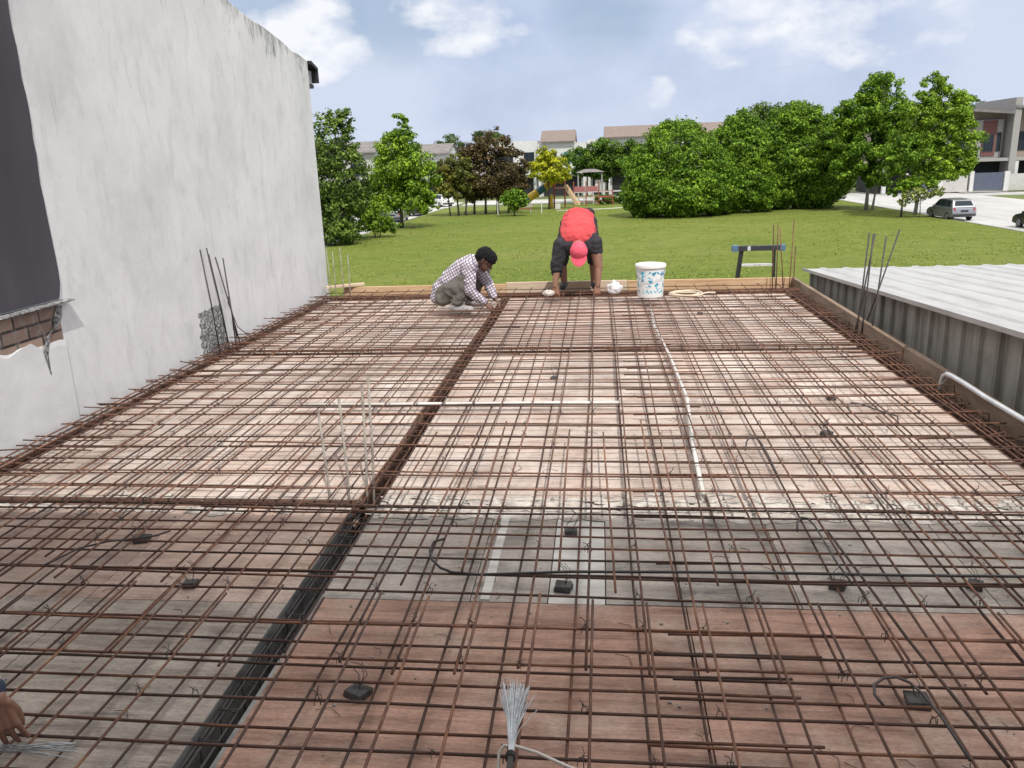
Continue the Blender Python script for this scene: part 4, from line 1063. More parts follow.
def reaching_worker():
    """the third worker squats just outside the picture, only a hand reaches in"""
    O = Vector((-2.30, 1.55, 0)); root = empty('person', O, 'worker reaching in with a brown hand and navy cuff, holding loose tie wires', 'person')
    V = lambda x, y, z: Vector((x, y, z)) - O
    wr = V(-1.618, 1.705, .262); el = V(-1.83, 1.72, .43); sh = V(-2.12, 1.75, .58)
    sh2 = V(-2.12, 1.40, .58); el2 = V(-1.93, 1.28, .38); wr2 = V(-1.75, 1.36, .22)
    hip = V(-2.45, 1.55, .27); ch = V(-2.18, 1.57, .56); neck = V(-2.10, 1.57, .66)
    hc = V(-2.02, 1.57, .76); f = Vector((.80, .1, -.5)); u = Vector((.5, 0, .85))
    kn = V(-2.08, 1.86, .46); an = V(-2.22, 1.84, .16); kn2 = V(-2.08, 1.28, .46); an2 = V(-2.22, 1.28, .16)
    hN, hF = V(-2.42, 1.66, .25), V(-2.42, 1.44, .25)
    body = [('w', hip, .12, ch, .12, (0, 1, 0), 1.15), ('c', ch, .12, neck, .07), ('c', neck, .06, hc, .055), ('c', sh, .062, el, .046), ('c', el, .043, wr, .029), ('c', sh2, .062, el2, .046), ('c', el2, .043, wr2, .029), ('c', sh, .065, sh2, .065),
            ('c', hN, .10, kn, .062), ('c', kn, .058, an, .04), ('c', hF, .10, kn2, .062), ('c', kn2, .058, an2, .04), ('c', an + Vector((-.03, 0, -.03)), .034, an + Vector((.13, 0, -.04)), .028), ('c', an2 + Vector((-.03, 0, -.03)), .034, an2 + Vector((.13, 0, -.04)), .028)]
    body += head_shapes(hc, f, u)
    body += hand(wr, (.20, -.10, -1), (.55, -.80, .1), (.8, .6, 0), .20, .95) + hand(wr2, (.5, .1, -.8), (.8, .1, .6), (0, 1, 0), .4)
    fuse('body', body, .0034, MT['skin'], root, 3)
    s = [('w', hip, .13, ch, .132, (0, 1, 0), 1.15), ('c', ch, .13, V(-2.13, 1.57, .63), .085), ('c', sh, .08, el, .062), ('c', el, .060, wr.lerp(el, .10), .044), ('c', sh2, .08, el2, .062), ('c', el2, .06, wr2.lerp(el2, .2), .044), ('c', sh, .085, sh2, .085)]
    so = fuse('shirt', s, .009, MT['navy_shirt'], root)
    d = (el - wr).normalized()
    for k in (0.012, .030):
        MB().tube([wr + d * (k + .012), wr + d * (k + .019)], .047 + k * .05, 18).build('cuff_stripe', MT['pvc'], so)
    t = [('c', hN, .115, kn, .08), ('c', kn, .078, an + Vector((0, 0, .03)), .062), ('c', hF, .115, kn2, .08), ('c', kn2, .078, an2 + Vector((0, 0, .03)), .062), ('w', hip, .127, hip + Vector((.03, 0, 0)), .127, (0, 1, 0), 1.2)]
    fuse('trousers', t, .011, MT['grey_trousers'], root)
    fuse('hair', [('c', hc + u.normalized() * .05 - f.normalized() * .03, .092, hc + u.normalized() * .06 + f.normalized() * .02, .08)], .009, MT['hair'], root)
    for a in (an, an2): fuse('shoe', [('c', a + Vector((-.04, 0, -.03)), .046, a + Vector((.14, 0, -.045)), .037)], .009, MT['shoe'], root)
    # the wires in the hand
    b = MB(); random.seed(4)
    for k in range(16):
        p = Vector((-1.575, 1.70, .110)) + Vector((random.uniform(-.01, .01), random.uniform(-.012, .012), random.uniform(-.008, .008)))
        a = random.uniform(-.22, .22); l = random.uniform(.09, .15)
        q = p + Vector((math.cos(a) * l, math.sin(a) * l + .03, random.uniform(-.035, 0)))
        b.tube([p - Vector((.07, .01, -.01)), p, p.lerp(q, .5) + Vector((0, 0, .006)), q], .0013, 4)
    tag(b.build('tie_wires', MT['tie_wire']), 'small bundle of loose grey tie wires held in the reaching hand', 'wire')
reaching_worker()

# ------------------------------------------------------------------ things lying on the deck
def bucket_mat():
    m, nt, b = newmat('white_bucket_print')
    tc = N(nt, 'ShaderNodeTexCoord'); sx = N(nt, 'ShaderNodeSeparateXYZ'); nt.links.new(tc.outputs['Object'], sx.inputs[0])
    def mm(op, *a):
        q = N(nt, 'ShaderNodeMath', operation=op)
        for s, k in zip(q.inputs, a):
            if hasattr(k, 'links'): nt.links.new(k, s)
            else: s.default_value = k
        return q.outputs[0]
    ang = mm('ARCTAN2', sx.outputs['Y'], sx.outputs['X'])
    cb = N(nt, 'ShaderNodeCombineXYZ'); nt.links.new(mm('MULTIPLY', ang, .16), cb.inputs[0]); nt.links.new(sx.outputs['Z'], cb.inputs[1])
    f = noise(nt, cb.outputs[0], 24, 3, .6, .6)
    g = noise(nt, cb.outputs[0], 7, 2, .5)
    band = mm('MULTIPLY', mm('GREATER_THAN', sx.outputs['Z'], .05), mm('LESS_THAN', sx.outputs['Z'], .29))
    mk = mm('MULTIPLY', mm('MULTIPLY', mm('GREATER_THAN', f, .535), mm('GREATER_THAN', g, .40)), band)
    blue = ramp(nt, g, [(0.44, (.03, .20, .36)), (0.58, (.08, .42, .58))])
    c = mixc(nt, mk, (.74, .75, .76), blue)
    nt.links.new(c, b.inputs['Base Color']); b.inputs['Roughness'].default_value = .35
    return m
MT['bucket'] = bucket_mat()
MT['lid'] = noisy('white_bucket_lid', [(0.3, (.72, .71, .69)), (0.7, (.84, .83, .81))], 8, .4)
def bucket():
    r = empty('paint_bucket', (.545, 9.02, .105), 'white lidded paint bucket with blue markings standing on the bars', 'bucket')
    MB().lathe([(.136, 0), (.140, .004), (.153, .325), (.155, .33)], seg=40).build('body', MT['bucket'], r, smooth=False)
    l = MB().lathe([(.165, .322), (.169, .326), (.169, .352), (.163, .360), (.150, .362), (.148, .356), (.01, .356)], seg=40).build('lid', MT['lid'], r)
    pts = [(.160 * math.cos(a), .160 * math.sin(a) - .012, .30 - .10 * max(0, math.sin(a - PI))) for a in np.linspace(PI, 2 * PI, 15)]
    MB().tube(pts, .0025, 5).build('handle', MT['galv'], r, smooth=True)
bucket()

def coil(lab, c, R, n, mat, rr, cat):
    random.seed(8); pts = []
    for i in range(n * 22):
        a = 2 * PI * i / 22; rad = R * (1 + .10 * math.sin(a * .37 + 1) + .04 * math.sin(a * 1.9))
        pts.append((c[0] + 1.05 * rad * math.cos(a) + .012 * math.sin(i * .21), c[1] + .95 * rad * math.sin(a), c[2] + .006 * (i // 22) + .006 * math.sin(a * 2.3)))
    pts += [(c[0] + R * 1.2, c[1] + .05, c[2]), (c[0] + R * 1.7, c[1] + .12, c[2]), (c[0] + R * 2.2, c[1] + .10, c[2])]
    return tag(MB().tube(pts, rr, 6).build('hose_coil', mat, smooth=True), lab, cat)
MT['cream'] = plain('cream_hose', (.60, .50, .38), .6)
coil('loose coil of cream hose lying right of the white bucket', (.925, 9.02, .115), .155, 4, MT['cream'], .010, 'hose')
MT['plastic_bag'] = noisy('white_plastic_bag', [(0.3, (.62, .62, .64)), (0.7, (.84, .84, .86))], 9, .35)
def bag():
    b = MB(); b.ball((0, 0, .055), (.085, .06, .075), 22, 14); random.seed(12)
    b.v = [tuple(Vector(v) * (1 + .22 * math.sin(v[0] * 61 + v[2] * 43) * math.cos(v[1] * 57 + v[2] * 31) + random.uniform(-.06, .06))) for v in b.v]
    b.v = [(x, y, max(z, .0)) for x, y, z in b.v]
    o = b.build('plastic_bag', MT['plastic_bag'], loc=(.160, 9.27, .105))
    tag(o, 'crumpled white plastic bag between the bending worker and bucket', 'bag')
    b = MB(); b.ball((0, 0, .03), (.07, .05, .035), 16, 10)
    b.v = [tuple(Vector(v) * (1 + random.uniform(-.15, .15))) for v in b.v]
    tag(b.build('crumpled_sheet', MT['white_steel'], loc=(-.60, 9.30, .085)), 'crumpled pale cement-bag scrap at the bending worker\'s hand', 'plastic scrap')
bag()

def tube_thing(name, lab, cat, pts, r, m, group=None, seg=8):
    return tag(MB().tube(pts, r, seg).build(name, MT[m], smooth=True), lab, cat, group)
tube_thing('conduit_pipe', 'white conduit pipe lying crosswise, from trench into the right bay', 'pipe', [(-2.05, 5.085, .052), (-1.2, 5.10, .052), (-.4, 5.11, .053), (.115, 5.112, .054)], .0135, 'pvc')
tube_thing('conduit_pipe', 'white conduit pipe lying lengthwise in the right bay below the bucket', 'pipe', [(.53, 8.72, .058), (.50, 7.6, .058), (.545, 6.4, .056), (.56, 5.2, .056), (.50, 4.3, .056), (.475, 3.62, .054)], .0125, 'pvc')
tube_thing('conduit_socket', 'white socket at the crossing of the lengthwise conduit', 'pipe socket', [(.555, 5.25, .056), (.558, 5.13, .056)], .018, 'pvc')
tube_thing('black_conduit', 'black conduit running crosswise over the near bay with hooked left end', 'pipe',
           [(-.63, 2.93, .145), (-.675, 2.93, .13), (-.685, 2.89, .11), (-.665, 2.83, .104), (-.62, 2.772, .10), (-.57, 2.742, .098), (-.46, 2.729, .098), (-.12, 2.75, .106), (.3, 2.762, .107), (.72, 2.77, .107), (1.1, 2.772, .106), (1.5, 2.78, .106), (2.05, 2.80, .106)], .0054, 'black_pipe')
tube_thing('galvanised_pipe', 'bent grey metal pipe resting against the right plank', 'pipe',
           [(2.243, 5.46, .01), (2.243, 5.45, .08), (2.243, 5.43, .135), (2.244, 5.38, .162), (2.244, 5.30, .168), (2.246, 5.1, .168), (2.25, 4.85, .162), (2.25, 4.4, .168), (2.25, 3.7, .17)], .0155, 'galv', seg=12)
for lab, pts in [('black hooked bar standing in the near bay, right of the spacer', [(.79, 3.12, .108), (.805, 3.19, .112), (.832, 3.24, .113), (.858, 3.235, .112), (.87, 3.17, .110), (.872, 3.08, .110), (.872, 2.87, .109), (.884, 2.70, .108)]),
                 ('dark hooked bar in the middle bay, right of the lengthwise conduit', [(.745, 4.08, .105), (.765, 4.17, .12), (.79, 4.225, .125), (.82, 4.235, .122), (.84, 4.19, .115), (.845, 4.0, .108), (.838, 3.72, .105)]),
                 ('black hooked bar in the near right bay, arched over a spacer', [(.775, 2.03, .105), (.765, 2.07, .108), (.775, 2.11, .112), (.81, 2.14, .114), (.85, 2.148, .114), (.88, 2.125, .112), (.897, 2.08, .110), (.912, 1.98, .108), (.918, 1.82, .106)]),
                 ('dark bar lying slantwise beside the arched hook in the near right bay', [(.912, 3.12, .105), (.935, 2.70, .108), (.952, 2.36, .110), (.975, 2.1, .110), (1.0, 1.80, .109)]),
                 ('hooked bar in the middle bay near the right plank', [(1.46, 4.76, .105), (1.475, 4.85, .115), (1.51, 4.89, .118), (1.56, 4.87, .114), (1.63, 4.76, .106), (1.70, 4.66, .104), (1.68, 4.60, .103)]),
                 ('curled thin bar lying in the near left bay', [(-2.22, 2.72, .106), (-2.17, 2.86, .108), (-2.08, 2.93, .108), (-1.98, 2.955, .108), (-1.90, 2.99, .108), (-1.86, 3.04, .108)])]:
    tube_thing('hooked_bar', lab, 'bent bar', pts, .0050 if 'slantwise' in lab else .0044, 'dark_bar' if 'slantwise' in lab else 'bare_bar')
MT['black_block'] = plain('black_plastic', (.02, .02, .022), .5)
random.seed(31)
for lab, x, y, s in [('dark spacer block in the near right bay, beside the trench', -.765, 2.13, 1.15), ('dark spacer block on the pale strip, near its far end', -.14, 3.29, 1.0), ('dark spacer block on the pale strip, under the black conduit', -.15, 2.80, 1.0),
                     ('grey spacer block in the near left bay, on pinkish plywood', -2.07, 3.15, 1.1), ('black spacer block under the black conduit, left of the hooked end', .885, 2.86, 1.0), ('black spacer block under the arched hooked bar', .93, 2.18, 1.1),
                     ('dark spacer block under the black conduit, nearest the right plank', 1.385, 2.88, .9), ('small spacer block in the near left bay, at the grey sheets', -1.64, 2.76, .8), ('spacer block in the middle bay, left of the lengthwise conduit', -.35, 5.9, .9),
                     ('spacer block in the middle bay, right of the lengthwise conduit', 1.30, 4.62, 1.0), ('spacer block in the middle bay, nearest the right plank', 1.52, 5.35, 1.0), ('spacer block in the far bay, below the hose coil', 1.02, 8.45, .9)]:
    r = empty('spacer_block', (x, y, .0015), lab, 'spacer', 'concrete spacer blocks under the bars', rz=random.uniform(-.5, .5))
    b = MB(); n0 = 0; h = .024
    b.box(-.030 * s, .030 * s, -.026 * s, .026 * s, 0, h); b.v = [tuple(Vector(v) + Vector((random.uniform(-.006, .006), random.uniform(-.006, .006), random.uniform(-.004, .004) if v[2] > .01 else 0))) for v in b.v]
    b.build('block', MT['spacer'], r, bevel=.004)
    b = MB()
    for k in range(3):
        a = random.uniform(0, 2 * PI); q = random.uniform(.03, .045) * s
        b.tube([(.01 * math.cos(a), .01 * math.sin(a), h), (q * .6 * math.cos(a), q * .6 * math.sin(a), h + .03), (q * math.cos(a + .6), q * math.sin(a + .6), .075), (.6 * q * math.cos(a + 1.6), .6 * q * math.sin(a + 1.6), .105)], .0014, 4)
    b.build('tie_loop', MT['bare_bar'], r)

def wire_bundle():
    random.seed(41)
    r = empty('wire_bundle', (-.235, 1.655, .13), 'silvery bundle of binding wire tied in the middle and standing on the bars', 'wire')
    b = MB(); t_ = MB()
    for k in range(170):
        a = random.uniform(0, 2 * PI); q = math.sqrt(random.random()); 
        ox, oz = math.cos(a) * q, math.sin(a) * q
        sp = random.uniform(.6, 1.25)
        p0 = Vector((.013 * ox + .010, -.24, .016 * oz - .02)); p1 = Vector((.007 * ox, .085, .007 * oz + .012)); l = random.uniform(.16, .245)
        p2 = Vector((.016 * ox * sp - .006, .085 + l * .55, .012 * oz + .020 + .01)); p3 = Vector((.042 * ox * sp - .014, .085 + l, .022 * oz * sp + .035))
        p2.x *= 1.1; p3.x *= 1.0
        b.tube([p1 - Vector((0, .01, 0)), p1, p2, p3], .0010, 4)
        t_.tube([p0, Vector((.010 * ox + .004, -.05, .011 * oz)), p1 - Vector((0, .008, 0))], .0010, 4)
    b.build('wires', MT['tie_wire'], r); t_.build('wire_tails', MT['bare_bar'], r)
    b = MB()
    for k in range(9):
        a = random.uniform(.1, 1.0); l = random.uniform(.10, .20)
        b.tube([(.0, .085, .012), (.02 * a, .085 + l * .5, .03), (.07 * a, .085 + l, .045)], .0009, 4)
    b.build('stray_wires', MT['tie_wire'], r)
    b = MB()
    for k in range(4): b.tube([(.012 * math.cos(t), .06 + .004 * k + .004 * math.sin(t), .012 * math.sin(t) + .010) for t in np.linspace(0, 2 * PI, 13)], .0016, 5, False)
    b.build('binding', MT['bare_bar'], r)
    tube_thing('white_bent_bar', 'dusty white bent bar hooked over a rebar beside the wire bundle', 'bent bar', [(-.268, 1.60, .03), (-.268, 1.70, .085), (-.268, 1.748, .130), (-.256, 1.760, .140), (-.225, 1.757, .142), (-.17, 1.74, .140), (-.10, 1.71, .132), (-.055, 1.695, .125), (-.01, 1.64, .115), (.03, 1.58, .11), (.08, 1.50, .10)], .0046, 'white_steel')
wire_bundle()

def ladder():
    r = empty('ladder', (1.88, 10.2, GZ), 'dark ladder top with black and blue cap beyond the far plank', 'ladder')
    off = Vector((-1.88, -10.2, -GZ))
    MT['ladder_dark'] = plain('ladder_dark', (.03, .032, .036), .5); MT['ladder_alu'] = plain('ladder_aluminium', (.55, .56, .57), .4); MT['ladder_blue'] = plain('ladder_blue', (.075, .15, .23), .5)
    for s, (a, b2) in ((-1, (1.70, 1.42)), (1, (2.085, 2.36))):
        MB().bar(Vector((b2, 11.0, GZ)) + off, Vector((a, 10.14, .46)) + off, .036, .05).build('rail', MT['ladder_dark'], r)
    MB().box(1.60, 2.195, 10.10, 10.17, .455, .515).build('top_cap', MT['ladder_dark'], r, bevel=.006, loc=off)
    for x0, x1 in ((1.585, 1.655), (2.14, 2.21)): MB().box(x0, x1, 10.092, 10.178, .448, .522).build('blue_end', MT['ladder_blue'], r, bevel=.008, loc=off)
    MB().box(1.765, 1.80, 10.095, 10.0985, .46, .512).build('white_label', MT['ladder_alu'], r, loc=off)
    for k in range(12):
        t = .045 + k * .075; z = .46 + (GZ - .46) * t; y = 10.14 + (11.0 - 10.14) * t; hw = .19 + .28 * t
        MB().box(1.892 - hw + .02, 1.892 + hw - .02, y - .035, y + .035, z - .012, z + .012).build('rung', MT['ladder_alu'], r, loc=off)
ladder()

# ------------------------------------------------------------------ trees
def leaf_mat(name, dark, mid, light, trans=.36):
    dark, mid, light = [(a * k * 1.22, b_ * k * 1.14, c_ * k * .70) for (a, b_, c_), k in ((dark, .75), (mid, 1.08), (light, 1.75))]
    m, nt, b = newmat(name)
    g = N(nt, 'ShaderNodeNewGeometry')
    v = coords(nt, (1, 1, 1))
    c = ramp(nt, g.outputs['Random Per Island'], [(0.0, dark), (0.45, mid), (0.95, light)])
    c2 = ramp(nt, noise(nt, v, .55, 4, .6), [(0.36, (.60, .66, .66)), (0.66, (1.28, 1.20, 1.05))])
    c = mixc(nt, 1.0, c, c2, 'MULTIPLY')
    nt.links.new(c, b.inputs['Base Color']); b.inputs['Roughness'].default_value = .6; b.inputs['Specular IOR Level'].default_value = .25
    out = [n for n in nt.nodes if n.type == 'OUTPUT_MATERIAL'][0]
    tr = N(nt, 'ShaderNodeBsdfTranslucent'); nt.links.new(c, tr.inputs[0])
    mx = N(nt, 'ShaderNodeMixShader'); mx.inputs[0].default_value = trans
    nt.links.new(b.outputs[0], mx.inputs[1]); nt.links.new(tr.outputs[0], mx.inputs[2]); nt.links.new(mx.outputs[0], out.inputs[0])
    return m
LM = {
    'fresh': leaf_mat('fresh_green_leaves', (.045, .100, .012), (.085, .175, .022), (.150, .265, .040)),
    'bright': leaf_mat('bright_green_leaves', (.060, .125, .014), (.110, .210, .024), (.185, .300, .045)),
    'mid': leaf_mat('mid_green_leaves', (.035, .070, .018), (.065, .120, .030), (.120, .190, .060)),
    'deep': leaf_mat('deep_green_leaves', (.026, .062, .012), (.052, .115, .020), (.095, .175, .032)),
    'purple': leaf_mat('purple_brown_leaves', (.032, .022, .022), (.062, .046, .034), (.105, .088, .055)),
    'olive': leaf_mat('olive_leaves', (.050, .060, .018), (.090, .105, .032), (.150, .165, .055)),
    'yellow': leaf_mat('yellow_green_leaves', (.150, .200, .012), (.270, .320, .020), (.400, .430, .045), .35),
    'dull': leaf_mat('dull_far_leaves', (.030, .058, .026), (.055, .095, .042), (.085, .135, .060)),
    'blossom': leaf_mat('pale_flowering_leaves', (.060, .110, .030), (.130, .190, .070), (.300, .330, .220)),
}
MT['bark'] = noisy('tree_bark', [(0.3, (.055, .045, .036)), (0.7, (.15, .125, .10))], 5, .95, (1, 1, .3), bump=.5)
MT['bark_pale'] = noisy('pale_tree_bark', [(0.3, (.16, .145, .125)), (0.7, (.32, .30, .27))], 5, .95, (1, 1, .3))

def leaves(blobs, n, size, seed, sub=None, up=.35, dense=False):
    if dense: return leaves_dense(blobs, int(n * 4.2), size * .70, seed)
    n = int(n * 2.3); size = size * .80; sub = int((sub or 26) * 1.9)
    """leaf faces gathered in clumps that sit on and inside the given lobes"""
    r = np.random.default_rng(seed)
    C = []; Nn = []; Sz = []
    vol = np.array([b[3] * b[4] * b[5] for b in blobs]) ** (2 / 3); vol /= vol.sum()
    for b, share in zip(blobs, vol):
        c = np.array(b[:3]); rad = np.array(b[3:6]); m = int(n * share)
        k = max(8, int(sub * (share * len(blobs)) ** .8))
        d = r.normal(size=(k, 3)); d /= np.linalg.norm(d, axis=1)[:, None]
        rr = np.where(r.random(k) < .78, r.uniform(.70, 1.0, k), r.uniform(.2, .7, k))
        cc = c + d * rr[:, None] * rad
        cs = r.uniform(.17, .36, k) * rad.mean()
        w = cs ** 2; w /= w.sum()
        idx = r.choice(k, size=m, p=w)
        e = r.normal(size=(m, 3)); e /= np.linalg.norm(e, axis=1)[:, None]
        p = cc[idx] + e * (cs[idx] * (r.random(m) ** .45))[:, None] * np.array([1, 1, .72])
        out = (p - c) / rad
        nn = e * .75 + out * .45 + r.normal(size=(m, 3)) * .55 + np.array([0, 0, up])
        C.append(p); Nn.append(nn); Sz.append(size * r.uniform(.6, 1.35, m))
    C = np.concatenate(C); Nn = np.concatenate(Nn); Sz = np.concatenate(Sz)
    Nn /= np.linalg.norm(Nn, axis=1)[:, None] + 1e-9
    a = r.normal(size=C.shape); a -= Nn * (a * Nn).sum(1)[:, None]; a /= np.linalg.norm(a, axis=1)[:, None] + 1e-9
    bb = np.cross(Nn, a)
    asp = r.uniform(.45, .8, len(C))
    a = a * Sz[:, None]; bb = bb * (Sz * asp)[:, None]; fold = Nn * (Sz * .18)[:, None]
    V = np.stack([C - a, C - bb * .9 - a * .1 + fold, C + a, C + bb * .9 - a * .1 + fold], 1).reshape(-1, 3)
    return V

def leaves_dense(blobs, n, size, seed):
    """closed crown of a hedge-like tree: leaves all over the outside of the lobes, on small bumps"""
    r = np.random.default_rng(seed)
    B = np.array(blobs); area = (B[:, 3] * B[:, 4] * B[:, 5]) ** (2 / 3); area /= area.sum()
    which = r.choice(len(B), size=int(n * 1.6), p=area)
    d = r.normal(size=(len(which), 3)); d /= np.linalg.norm(d, axis=1)[:, None]
    ph = r.uniform(0, 6, (len(B), 6))[which]
    bump = 2.1 * (.060 * np.sin(d[:, 0] * 7 + ph[:, 0]) * np.sin(d[:, 2] * 8 + ph[:, 1]) + .050 * np.sin(d[:, 1] * 15 + ph[:, 2]) * np.sin(d[:, 2] * 17 + ph[:, 3]) + .030 * np.sin(d[:, 0] * 31 + ph[:, 4]) * np.sin(d[:, 2] * 29 + ph[:, 5]))
    rr = 1.0 + bump + .10 * (r.random(len(which)) < .10) * r.random(len(which)) - .17 * r.random(len(which)) ** 1.4 - .28 * (r.random(len(which)) < .22)
    C = B[which, :3] + d * rr[:, None] * B[which, 3:6]
    keep = np.ones(len(C), bool)
    for i in range(len(B)):                     # drop what lies deep inside another lobe
        q = ((C - B[i, :3]) / B[i, 3:6]); keep &= (np.linalg.norm(q, axis=1) > .80) | (which == i)
    C = C[keep][:n]; d = d[keep][:n]
    Nn = d * .8 + r.normal(size=C.shape) * .6 + np.array([0, 0, .35]); Nn /= np.linalg.norm(Nn, axis=1)[:, None]
    a = r.normal(size=C.shape); a -= Nn * (a * Nn).sum(1)[:, None]; a /= np.linalg.norm(a, axis=1)[:, None] + 1e-9
    bb = np.cross(Nn, a); Sz = size * r.uniform(.6, 1.35, len(C))
    a = a * Sz[:, None]; bb = bb * (Sz * r.uniform(.45, .8, len(C)))[:, None]; fold = Nn * (Sz * .18)[:, None]
    return np.stack([C - a, C - bb * .9 - a * .1 + fold, C + a, C + bb * .9 - a * .1 + fold], 1).reshape(-1, 3)

def leaf_mesh(name, V, mat, parent, loc):
    n = len(V) // 4
    me = bpy.data.meshes.new(name)
    me.vertices.add(len(V)); me.vertices.foreach_set('co', V.astype(np.float32).ravel())
    me.loops.add(4 * n); me.loops.foreach_set('vertex_index', np.arange(4 * n, dtype=np.int32))
    me.polygons.add(n); me.polygons.foreach_set('loop_start', np.arange(0, 4 * n, 4, dtype=np.int32)); me.polygons.foreach_set('loop_total', np.full(n, 4, np.int32))
    me.update(calc_edges=True); me.materials.append(mat)
    o = bpy.data.objects.new(name, me); COL.objects.link(o)
    o.parent = parent; o.location = loc
    return o

def tree(label, x, y, blobs, n, size, mat, trunks, seed, name='tree', group=None, bark='bark', sub=None, cat='tree', dense=False):
    """trunks: list of (base dx, dy, r, top (x,y,z) absolute). Lobes are absolute positions."""
    root = empty(name, (x, y, GZ), label, cat, group)
    off = Vector((-x, -y, -GZ)); rnd = random.Random(seed)
    b = MB()
    for dx, dy, r, top in trunks:
        p = Vector((x + dx, y + dy, GZ - .1)); q = Vector(top); k = 7; pts = []; R = []
        for i in range(k + 1):
            t = i / k
            pts.append(p.lerp(q, t) + off + Vector((rnd.uniform(-.05, .05), rnd.uniform(-.05, .05), 0)) * (r / .12) * min(1, t * 3)); R.append(r * (1 - .72 * t) * (1.25 if i == 0 else 1))
        b.tube(pts, R, 8)
        for bl in blobs:
            for j in range(2):
                t = rnd.uniform(.35, .85); s = p.lerp(q, t) + off
                e = Vector(bl[:3]) + off + Vector((rnd.uniform(-.6, .6) * bl[3], rnd.uniform(-.6, .6) * bl[4], rnd.uniform(-.3, .5) * bl[5]))
                if (e - s).length > 9 or e.z < s.z - .6: continue
                mid = s.lerp(e, .5) + Vector((0, 0, -.08 * (e - s).length))
                b.tube([s, mid, e], [r * .38 * (1 - .5 * t), r * .22, r * .08], 6)
    b.build('trunk', MT[bark], root, smooth=True)
    V = leaves(blobs, n, size, seed, sub, dense=dense)
    V[:, 2] = np.maximum(V[:, 2], GZ + .03)
    leaf_mesh('crown', V, LM[mat], root, off)
    return root

tree('tall ragged mid-green tree beside the end of the plastered wall', -18.0, 56.5,
     [(-18.4, 56.5, 3.2, 1.5, 1.5, 2.2), (-17.6, 56.2, 1.0, 1.9, 1.8, 1.7), (-19.6, 56.8, 1.4, 1.5, 1.5, 2.3), (-16.9, 56.5, 2.6, .55, .6, 2.6), (-18.2, 56.4, -1.0, 2.1, 1.8, 1.3), (-18.6, 56.3, -2.4, 2.0, 1.6, .8), (-17.0, 56.3, -.4, 1.2, 1.2, 1.3), (-20.4, 57, -.5, 1.5, 1.5, 2.0), (-17.5, 56.2, 4.7, .8, .8, 1.0)], 7600, .145, 'mid',
     [(0, 0, .17, (-18.0, 56.4, 3.6)), (-1.9, .3, .12, (-19.8, 56.8, 2.6))], 1, sub=30)
tree('dark leafy tree half hidden behind the plastered wall', -22.2, 60.5, [(-22.4, 60.5, 2.0, 2.2, 2.0, 2.6), (-21.4, 60.3, -1.0, 2.0, 1.8, 1.6)], 3200, .16, 'mid', [(0, 0, .18, (-22.2, 60.5, 2.6))], 2)
tree('dark low shrub hiding the road beside the plastered wall', -18.3, 55.2, [(-18.4, 55.2, -2.7, 1.6, 1.2, .9), (-17.2, 55.3, -3.0, .9, .8, .6)], 1800, .13, 'mid', [(0, 0, .06, (-18.4, 55.2, -2.4))], 23, name='shrub', cat='shrub')
tree('low yellowish shrub at the foot of the two left trees', -16.9, 60.5, [(-16.9, 60.5, -2.2, 1.3, 1.1, 1.2), (-17.8, 60.6, -1.3, 1.0, .8, 1.0), (-15.9, 61.0, -2.7, .8, .8, .6), (-18.6, 60.6, -2.6, 1.0, .8, .8)], 2600, .12, 'bright', [(0, 0, .06, (-16.9, 60.5, -2.2)), (.3, 0, .05, (-16.3, 60.6, -2.4))], 3, name='shrub', cat='shrub')
tree('pyramid-shaped bright green tree left of the purple-brown one', -17.0, 69.5,
     [(-16.6, 69.4, 4.35, .95, .95, 1.35), (-16.7, 69.4, 3.1, 1.9, 1.8, 1.3), (-16.5, 69.2, 1.5, 2.8, 2.4, 1.6), (-15.4, 69.2, .2, 1.9, 1.8, 1.4), (-18.1, 69.5, -.1, 2.1, 1.9, 1.6), (-16.7, 69.0, -1.2, 2.9, 2.3, 1.1), (-14.6, 69.2, -1.5, 1.2, 1.2, .9)], 10500, .155, 'bright',
     [(0, 0, .16, (-16.7, 69.4, 4.2))], 4, sub=30)
tree('broad purple-brown tree with several dark trunks', -11.2, 85.5,
     [(-11.0, 85.5, 3.3, 2.1, 2.0, 1.7), (-12.7, 85.3, 1.6, 2.1, 2.0, 2.0), (-9.2, 85.3, 1.2, 2.0, 1.9, 2.0), (-11.0, 85.0, -.2, 3.4, 2.6, 1.9), (-13.2, 85.4, -1.0, 1.8, 1.7, 1.4), (-8.9, 85.2, -.9, 1.5, 1.6, 1.5)], 9500, .165, 'purple',
     [(-1.9, 0, .12, (-12.8, 85.4, 2.5)), (-.7, .1, .13, (-11.5, 85.5, 3.5)), (.6, 0, .14, (-10.6, 85.5, 3.8)), (1.7, .1, .12, (-9.2, 85.3, 2.0)), (-2.9, .2, .10, (-13.3, 85.4, .8))], 5)
tree('olive-green spreading tree left of the purple-brown one', -14.9, 83.5, [(-14.6, 83.5, 1.3, 1.7, 1.6, 1.4), (-15.6, 83.4, -.1, 1.5, 1.5, 1.3), (-13.6, 83.3, .1, 1.6, 1.5, 1.4), (-14.7, 83.3, -1.0, 1.9, 1.6, .8)], 5200, .15, 'olive',
     [(.5, 0, .11, (-14.5, 83.5, 1.2)), (-.4, .1, .09, (-15.5, 83.4, .4)), (1.3, 0, .09, (-13.6, 83.4, .6))], 6)
